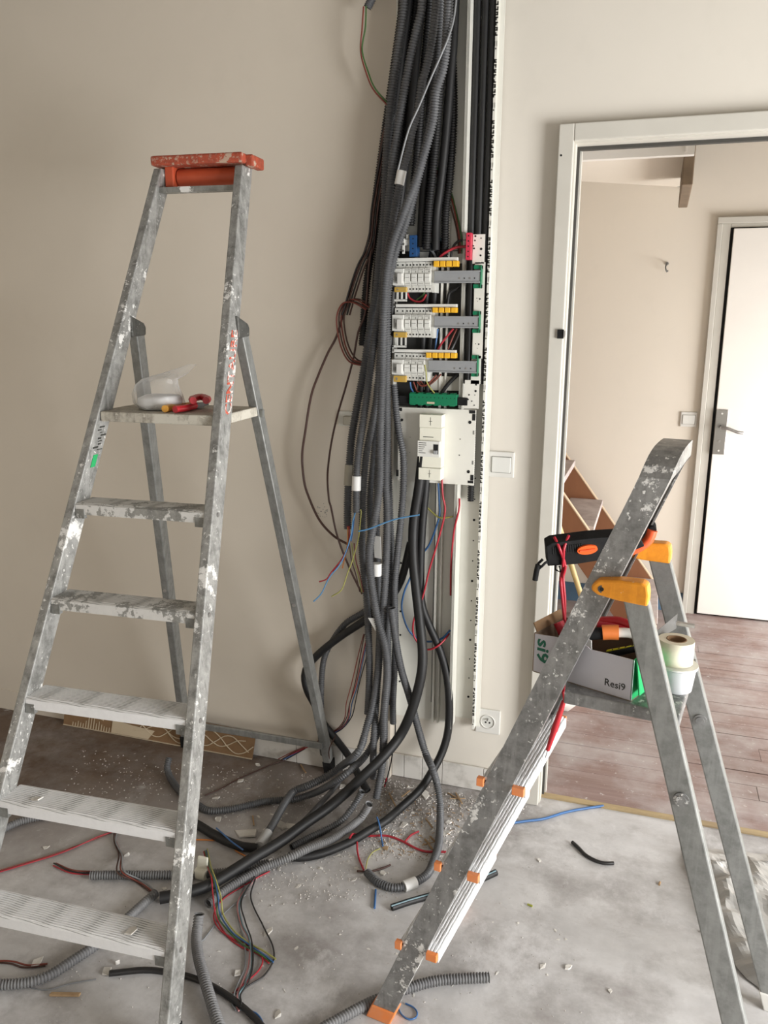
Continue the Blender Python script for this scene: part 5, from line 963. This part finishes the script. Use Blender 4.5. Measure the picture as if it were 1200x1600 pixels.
# floor wires
strands('in the twist lying below the grey conduit mouth', [(-1.186,1.917,.006),(-1.091,1.791,.04),(-1.028,1.715,.035),(-1.005,1.679,.01),(-.945,1.632,.006),(-.891,1.61,.006),(-.842,1.598,.006),(-.798,1.579,.006)], ['w_red', 'w_green', 'w_blue', 'w_yellow'], .0021, .0055, 4)
strands('in the loose skein running down the middle floor', [(-.997,1.842,.012),(-.981,1.748,.006),(-.938,1.679,.006),(-.888,1.625,.006),(-.847,1.556,.006),(-.837,1.497,.006),(-.832,1.452,.006),(-.807,1.423,.006)], ['w_grey', 'w_pink', 'w_cyan', 'w_black'], .0021, .006, 5)
wire('dark wire bowing out right of the skein on the middle floor', [(-.983,1.849,.01),(-.959,1.775,.004),(-.877,1.687,.004),(-.824,1.632,.004),(-.801,1.587,.004),(-.802,1.536,.004),(-.823,1.498,.004),(-.842,1.463,.004)], 'w_black', .0022)
wire('red wire along the floor under the corrugated conduit', [(-.964,1.898,.01),(-.989,1.865,.01),(-1.013,1.821,.004),(-1.036,1.754,.004),(-1.027,1.69,.004),(-.992,1.648,.004),(-.94,1.622,.004),(-.865,1.611,.004),(-.829,1.584,.004),(-.821,1.549,.004),(-.834,1.5,.004),(-.844,1.464,.004)], 'w_red', .0022)
wire('pale grey wire lying loose between the skein and the ladder rail', [(-.98,1.784,.004),(-1,1.704,.004),(-1.004,1.652,.004),(-1.004,1.595,.004),(-1.008,1.584,.004)], 'w_grey', .0018)
strands('twisted together out of the left conduit end on the floor', [(-1.43,1.71,.012),(-1.497,1.703,.012),(-1.574,1.719,.006)], ['w_red', 'w_black', 'w_rust'], .0022, .003, 6)
strands('in the long pair running left across the floor', [(-1.719,1.627,.004),(-1.661,1.696,.004),(-1.592,1.77,.004),(-1.536,1.865,.004),(-1.506,1.92,.004),(-1.473,1.956,.004)], ['w_cyan', 'w_rust', 'w_red'], .0021, .004, 7)
strands('in the branched pair above the left floor conduit', [(-1.508,1.923,.006),(-1.47,1.87,.006),(-1.414,1.817,.006),(-1.345,1.723,.034),(-1.289,1.731,.006),(-1.223,1.702,.006)], ['w_brown', 'w_rust', 'w_grey'], .0022, .006, 8)
wire('orange wire curving out from behind the tall ladder rail', [(-1.254,1.957,.004),(-1.183,1.981,.004),(-1.121,1.965,.004),(-1.049,1.934,.004)], 'w_orange', .0024)
wire('blue wire lying over the black conduit right of the tall ladder rail', [(-1.19,1.996,.033),(-1.121,1.954,.033),(-1.061,1.925,.033)], 'w_blue', .0024)
wire('long crimson wire snaking right from the floor bundle to the short ladder', [(-.782,2.077,.03),(-.762,2.137,.006),(-.711,2.161,.006),(-.677,2.166,.006),(-.632,2.154,.006),(-.578,2.132,.006),(-.537,2.129,.006),(-.494,2.147,.006)], 'w_red', .0035)
wire('short crimson branch of wire on the floor beside the long crimson one', [(-.628,2.157,.005),(-.619,2.194,.005),(-.601,2.221,.005)], 'w_red', .0033)
wire('crimson wire dropping from the floor bundle to the hooked conduit end', [(-.776,2.09,.02),(-.747,2.05,.005),(-.703,1.99,.005)], 'w_red', .003)
wire('brown stiff wire lying at the hooked conduit end', [(-.72,1.98,.004),(-.688,1.987,.004),(-.665,2.004,.004),(-.647,2.022,.004),(-.636,2.038,.004)], 'w_brown', .003)
wire('yellow-green wire curling from the hooked conduit end', [(-.699,1.996,.004),(-.708,2.043,.004),(-.704,2.079,.004),(-.689,2.101,.004)], 'w_yellow', .0018)
wire('blue wire lying on the floor below the black conduit', [(-.733,2.2,.04),(-.71,2.164,.02),(-.699,2.144,.004),(-.685,2.115,.004)], 'w_blue', .0028)
wire('short blue wire piece left of the striped split conduit', [(-.642,1.92,.004),(-.632,1.885,.004),(-.621,1.848,.004)], 'w_blue', .003)
wire('long blue wire crossing the threshold right of the short ladder', [(-.357,2.343,.005),(-.292,2.383,.005),(-.235,2.417,.005),(-.18,2.47,.005),(-.122,2.516,.005),(-.057,2.554,.005)], 'w_blue', .0042)
wire('blue wire bent into a U beside the orange ladder foot', [(-.461,1.548,.003),(-.447,1.532,.003),(-.427,1.525,.003),(-.414,1.535,.003),(-.415,1.55,.003),(-.427,1.561,.003),(-.448,1.566,.003)], 'w_blue', .002)
wire('thin string lying along the lower left floor', [(-1.406,1.323,.002),(-1.33,1.324,.002),(-1.274,1.334,.002),(-1.235,1.366,.002),(-1.185,1.398,.002)], 'w_grey', .0014, name='string', cat='string')
strands('lying at the lower left frame edge', [(-1.458,1.359,.003),(-1.414,1.376,.003),(-1.374,1.374,.003),(-1.332,1.392,.003)], ['w_brown', 'w_rust'], .0022, .004, 9)
wire('blue wire curling at the end of the thick black cable', [(-.783,1.43,.003),(-.769,1.429,.003),(-.751,1.418,.003),(-.736,1.401,.003)], 'w_blue', .002)
wire('thin rust twig of wire lying on the brown floor behind the ladder', [(-1.342,2.186,.003),(-1.312,2.241,.003),(-1.287,2.31,.003),(-1.249,2.381,.003),(-1.216,2.443,.003),(-1.176,2.494,.003)], 'w_brown', .0022)

lay_cables()

# ---------------------------------------------------------------- cardboard strip with dried glue
p0, p1, p2 = V((-2.132,2.444,0)), V((-1.683,2.441,0)), V((-1.301,2.443,0)); hc = .095
C_ = thing('cardboard_strip', 'brown cardboard strip with squiggles of dried glue leaning along the left wall', 'cardboard', p1)
yl = YL - .012
b = MB(); xa, xb = p0.x, p2.x; y0_ = 2.452
b.add([(xa, y0_, .001), (xb, y0_, .001), (xb + .004, yl, hc), (xa - .004, yl, hc + .01), (xa, y0_ + .004, .001), (xb, y0_ + .004, .001), (xb + .004, yl + .004, hc), (xa - .004, yl + .004, hc + .01)], [(0, 1, 2, 3), (7, 6, 5, 4), (0, 4, 5, 1), (1, 5, 6, 2), (2, 6, 7, 3), (3, 7, 4, 0)]); b.build('sheet', 'card', C_)
def cp_(f, g): return V((xa + (xb - xa) * f, y0_ + (yl - y0_) * g - .0015, .001 + hc * g))
b = MB()
for k in range(3): tube(b, [cp_(.42 + .58 * t / 14 - k * .02, .45 + (.34 - k * .08) * sin(t * (.9 + k * .15) + k * 2)) for t in range(15)], .0022, 5, .01, open_end=False)
tube(b, [cp_(.12, .93), cp_(.16, .80), cp_(.18, .88), cp_(.17, .6), cp_(.22, .45)], .0025, 5, .01, open_end=False); b.build('glue_squiggle', 'glue', C_)
b = MB(); rnd = random.Random(4)
for k in range(16): f = .05 + k * .0145; h_ = rnd.uniform(.12, .5) * (1 - abs(k - 8) / 14); b.add([cp_(f, .04), cp_(f + .007, .04), cp_(f + .006, .1 + h_), cp_(f + .002, .1 + h_)], [(0, 1, 2, 3)])
b.add([cp_(.27, .05) + V((0, -.001, 0)), cp_(.47, .05) + V((0, -.001, 0)), cp_(.50, .40) + V((0, -.001, 0)), cp_(.38, .46) + V((0, -.001, 0)), cp_(.27, .55) + V((0, -.001, 0))], [(0, 1, 2, 3, 4)]); b.build('glue_patch', 'glue', C_)
b = MB(); b.beam(V((xa, y0_ - .001, .003)), V((xb, y0_ - .001, .003)), V((0, .003, 0)), V((0, 0, .003))); b.build('pale_edge', 'glue', C_)

# ---------------------------------------------------------------- plastic sheet at the right
rnd = random.Random(21); NX, NY = 44, 64
A_, B_, C2, D2 = V((.185, 2.40, 0)), V((.75, 2.50, 0)), V((.85, 1.80, 0)), V((.34, 1.84, 0))
mid = [V((.185, 2.40, 0)), V((.20, 2.30, 0)), V((.235, 2.20, 0)), V((.245, 2.10, 0)), V((.275, 2.0, 0)), V((.325, 1.90, 0)), V((.365, 1.86, 0))]
import mathutils
def nz(p, s_): return mathutils.noise.noise(p * s_)
def rn(p, s_): return 1 - abs(mathutils.noise.noise(p * s_)) * 2
vs = []
for j in range(NY):
    t = j / (NY - 1); k = t * (len(mid) - 1); i0 = min(int(k), len(mid) - 2); le = mid[i0].lerp(mid[i0 + 1], k - i0); re = B_.lerp(C2, t)
    for i in range(NX):
        s_ = i / (NX - 1); p = le.lerp(re, s_ ** 1.15); e = min(1, 8 * s_ + .05) * min(1, 6 * t + .1) * min(1, 6 * (1 - t) + .1)
        h_ = max(0, .25 + .40 * rn(p + V((3, 1, 0)), 5.5) + .38 * rn(p + V((1, 5, 2)), 11) + .10 * rn(p, 24)) * .055 * e
        vs.append((p.x + nz(p + V((9, 2, 4)), 20) * .012, p.y + nz(p + V((5, 7, 1)), 20) * .012, .003 + h_))
b = MB(); b.add(vs, [(j * NX + i, j * NX + i + 1, (j + 1) * NX + i + 1, (j + 1) * NX + i) for j in range(NY - 1) for i in range(NX - 1)], False)
o = tag(b.build('plastic_sheet', 'sheet', loc=(.4, 2.1, 0)), 'crumpled dusty plastic dust sheet on the floor behind the short ladder legs', 'plastic sheet')
sd_ = o.modifiers.new('solid', 'SOLIDIFY'); sd_.thickness = .001; sd_.offset = 1

# ---------------------------------------------------------------- debris
def chip(c, r, h, seed, m, name='plaster_chip', label=None, cat='plaster chip', group=None, elong=1, ang=None, tilt=0):
    rnd = random.Random(seed); n = rnd.randint(4, 6); a0 = rnd.uniform(0, 6.28) if ang is None else ang; b = MB(); q = []
    for i in range(n):
        t = 2 * pi * i / n + rnd.uniform(-.35, .35); rr = r * rnd.uniform(.6, 1.15); x, y = rr * cos(t) * elong, rr * sin(t) / elong ** .5
        q.append((x * cos(a0) - y * sin(a0), x * sin(a0) + y * cos(a0)))
    vs = [(c[0] + x, c[1] + y, c[2] + .0006 + max(0, x * tilt)) for x, y in q] + [(c[0] + x * .93, c[1] + y * .93, c[2] + h * rnd.uniform(.15, .65) + max(0, x * tilt)) for x, y in q]
    b.add(vs, [tuple(range(n))[::-1], tuple(range(n, 2 * n))] + [(i, (i + 1) % n, n + (i + 1) % n, n + i) for i in range(n)])
    return tag(b.build(name, m, loc=c), label, cat, group)
named = [((384, 1303), .042, .010, 'largest flat plaster flake, right of the tall ladder rail behind the floor cables', 1.5), ((341, 1281), .016, .010, 'plaster lump just right of the tall ladder rail', 1.3), ((376, 1221), .015, .010, 'pale plaster lump on the thin brown wire', 1), ((403, 1196), .012, .012, 'plaster lump below the cardboard strip end', 1),
         ((338, 1248), .013, .012, 'rough plaster lump behind the curved conduit', 1), ((440, 1290), .022, .012, 'plaster block between the slanting conduits', 1.3), ((455, 1292), .022, .008, 'plaster flake leaning by the thick black conduit', 1.2), ((498, 1220), .014, .010, 'white paper-like plaster flake under the conduit bend', 1), ((537, 1230), .018, .012, 'white plaster flake beneath the lower bundle', 1.2),
         ((632, 1289), .016, .007, 'white plaster chip between the black and grey conduit sweeps', 1.5), ((665, 1243), .020, .010, 'long plaster piece near the skirting tiles', 1.8), ((602, 1326), .014, .004, 'round pale wood chip by the end of the blue wire', 1.2), ((598, 1365), .014, .010, 'crumbled plaster lump at the hooked conduit mouth', 1.2), ((621, 1320), .009, .005, 'small curved white chip near the crimson wire', 1.2),
         ((702, 1286), .012, .010, 'white plaster lump left of the short ladder rail', 1), ((698, 1301), .016, .005, 'curled beige scrap beside the hooked conduit', 1.4), ((842, 1345), .008, .008, 'white crumb on the floor near the threshold', 1), ((848, 1510), .010, .006, 'lone white plaster chip on the bare floor at lower right', 1.2), ((888, 1513), .010, .008, 'white plaster chip above the floor stain', 1.1),
         ((953, 1549), .007, .008, 'white crumb at the bottom right of the floor', 1), ((435, 1586), .011, .010, 'white plaster chip at the bottom middle of the floor', 1.2), ((372, 1522), .013, .008, 'plaster chip between the wire skein and the grey conduit', 1.2), ((420, 1457), .013, .006, 'pale plaster chip right of the wire skein', 1.4), ((258, 1389), .010, .008, 'white lump by the black conduit end', 1), ((73, 1325), .010, .008, 'white crumb by the long wire pair at left', 1.2),
         ((60, 1503), .020, .010, 'plaster cake beside the lower left wires', 1.3), ((184, 1297), .009, .014, 'white scrap stuck to the branched wires', 1), ((199, 1337), .009, .022, 'upright white plaster splinter on the branched wires', .8), ((165, 1519), .016, .010, 'ragged white scrap at the end of the thick black cable', 1.2), ((183, 1507), .006, .020, 'upright plaster splinter by the thick black cable end', .8)]
NP = [(-1.113,2.041,0), (-1.232,2.08,0), (-1.271,2.307,0), (-1.262,2.423,0), (-1.298,2.185,0), (-1.026,2.117,0), (-.994,2.121,0), (-1.015,2.399,0), (-.918,2.389,0), (-.655,2.246,0), (-.636,2.43,0), (-.676,2.111,0), (-.647,1.998,0), (-.646,2.141,0), (-.522,2.302,0), (-.517,2.25,0), (-.222,2.203,0), (-.157,1.788,0), (-.095,1.802,0), (.008,1.76,0), (-.719,1.443,0), (-.866,1.524,0), (-.857,1.677,0), (-1.209,1.738,0), (-1.654,1.784,0), (-1.358,1.4,0), (-1.505,1.93,0), (-1.4,1.831,0), (-1.178,1.426,0), (-1.166,1.456,0)]
for k, (c, (_, r, h, lb, el)) in enumerate(zip(NP, named)): chip(c, r, h, 100 + k, 'straw' if 'wood' in lb else 'plaster', label=lb, elong=el, tilt=.15)
# flakes lying on two treads
for i, f, dd_, lb in ((1, .80, .035, 'white plaster flake lying on the lowest visible tread of the tall ladder'), (2, .18, .03, 'white plaster flake lying on the second tread of the tall ladder')):
    c = pt(-1, i * s).lerp(pt(1, i * s), f) + ay * dd_ + V((0, 0, .0018)); chip(c, .016, .006, 300 + i, 'plaster', label=lb, elong=1.3, tilt=.3)
rnd = random.Random(77)
def scatter(n, corners, rr, label, group, m, seed, elong=1.0):
    A, B, C, D = [V(q) for q in corners]
    for k in range(n):
        u_, v_ = rnd.random(), rnd.random(); c = A.lerp(B, u_).lerp(D.lerp(C, u_), v_); r = rr * rnd.uniform(.5, 1.3)
        if c.y > YL - .03 and c.x < XS or c.y > YW - .04: continue
        chip(c, r, r * rnd.uniform(.3, .8), seed * 1000 + k, m, label=label, group=group, elong=rnd.uniform(1, 1.8))
scatter(40, ((-.704,2.47,0), (-.361,2.424,0), (-.447,2.143,0), (-.676,2.098,0)), .0065, 'small plaster chip in the rubble strip below the skirting tiles', 'plaster chips below the skirting tiles', 'plaster', 1)
scatter(24, ((-1.868,2.343,0), (-1.083,2.398,0), (-1.083,2.191,0), (-1.759,2.125,0)), .0055, 'small plaster chip on the brown floor behind the tall ladder', 'plaster chips on the brown floor', 'plaster_d', 2)
scatter(34, ((-1.273,2.108,0), (-.856,2.368,0), (-.63,1.959,0), (-.919,1.805,0)), .0060, 'small plaster chip among the cables on the floor', 'plaster chips among the floor cables', 'plaster', 3)
scatter(26, ((-1.016,1.691,0), (-.102,2.08,0), (-.063,1.656,0), (-.863,1.388,0)), .0042, 'small plaster crumb on the open grey floor in the foreground', 'plaster crumbs on the open floor', 'plaster', 4)
for k, (P_, Q_) in enumerate((((-.566,2.466,0), (-.518,2.434,0)), ((-.55,2.435,0), (-.504,2.447,0)), ((-.541,2.475,0), (-.505,2.414,0)), ((-.572,2.16,0), (-.538,2.185,0)), ((-.573,2.193,0), (-.535,2.145,0)), ((-.561,2.211,0), (-.522,2.17,0)), ((-.599,2.298,0), (-.564,2.252,0)), ((-.757,2.402,0), (-.711,2.329,0)), ((-1.116,2.473,0), (-1.074,2.423,0)), ((-1.135,2.132,0), (-1.106,2.083,0)), ((-.708,2.394,0), (-.693,2.432,0)))):
    b = MB(); P_, Q_ = V(P_), V(Q_); b.beam(P_ + V((0, 0, .003)), Q_ + V((0, 0, .006)), V((.004, .002, 0)), V((0, 0, .003))); tag(b.build('wood_splinter', 'straw', loc=P_), 'thin wood splinter lying in the rubble on the floor', 'splinter', 'wood splinters in the floor rubble')
for k, (q, lb) in enumerate((((-.219,1.997,0), 'tiny yellow-green wire scrap in the middle of the bare floor'), ((.233,2.038,0), 'tiny yellow-green wire scrap left of the near rear ladder leg'))):
    b = MB(); c = V(q); b.cyl(c + V((-.007, .002, .003)), c + V((.007, -.002, .003)), .0028, 8); tag(b.build('wire_scrap', 'scrap', loc=c), lb, 'scrap')
b = MB(); c = V((.12,2.206,0)); b.cyl(c + V((0, -.006, .003)), c + V((.002, .008, .003)), .003, 8); tag(b.build('wall_plug', 'straw', loc=c), 'tiny brown plug lying on the floor left of the plastic sheet', 'plug')
b = MB(); P_, Q_ = V((-1.256,1.322,0)), V((-1.189,1.343,0)); b.beam(P_ + V((0, 0, .005)), Q_ + V((0, 0, .005)), V((0, .008, 0)), V((0, 0, .006))); tag(b.build('wood_stick', 'straw', loc=P_), 'pale wooden stick on the lower left floor', 'stick')
b = MB(); rnd = random.Random(14); A, B, C, D = (V(q) for q in ((-.841,2.493,0), (-.385,2.439,0), (-.426,2.134,0), (-.689,2.077,0)))
for k in range(170):
    u_, v_ = rnd.random(), rnd.random(); c = A.lerp(B, u_).lerp(D.lerp(C, u_), v_); t = rnd.uniform(0, 6.3); l_ = rnd.uniform(.004, .014); d_ = V((cos(t), sin(t), rnd.uniform(-.05, .25)))
    if c.y < YW - .03: b.beam(c + V((0, 0, .002)), c + V((0, 0, .0025)) + d_ * l_, V((-sin(t), cos(t), 0)) * .0018, V((0, 0, .0015)))
tag(b.build('wood_shavings', 'straw'), 'brown wood shavings mixed into the rubble below the skirting tiles', 'shavings', kind='stuff')
# uncountable crumbs and dust grit
b = MB(); rnd = random.Random(9)
def grit(n, corners, rr):
    A, B, C, D = [V(q) for q in corners]
    for k in range(n):
        u_, v_ = rnd.random(), rnd.random(); c = A.lerp(B, u_).lerp(D.lerp(C, u_), v_)
        if (c.y > YL - .01 and c.x < XS) or c.y > YW - .02: continue
        r = rr * rnd.uniform(.4, 1.3); t = rnd.uniform(0, 6.28)
        b.add([c + V((r * cos(t), r * sin(t), .0003)), c + V((r * cos(t + 2.1), r * sin(t + 2.1), .0003)), c + V((r * cos(t + 4.2), r * sin(t + 4.2), .0003)), c + V((0, 0, r * rnd.uniform(.6, 1.2)))], [(0, 1, 3), (1, 2, 3), (2, 0, 3)])
grit(1500, ((-.805,2.492,0), (-.284,2.474,0), (-.441,2.113,0), (-.721,2.05,0)), .0034)
grit(800, ((-1.311,2.173,0), (-.773,2.396,0), (-.579,1.919,0), (-.929,1.747,0)), .0028)
grit(420, ((-1.958,2.312,0), (-1.023,2.431,0), (-1.016,2.195,0), (-1.802,2.047,0)), .0028)
grit(420, ((-1.46,1.622,0), (-.121,2.285,0), (.009,1.661,0), (-1.227,1.247,0)), .0020)
tag(b.build('floor_grit', 'crumb'), 'fine plaster crumbs and grit strewn over the grey floor', 'grit', kind='stuff')
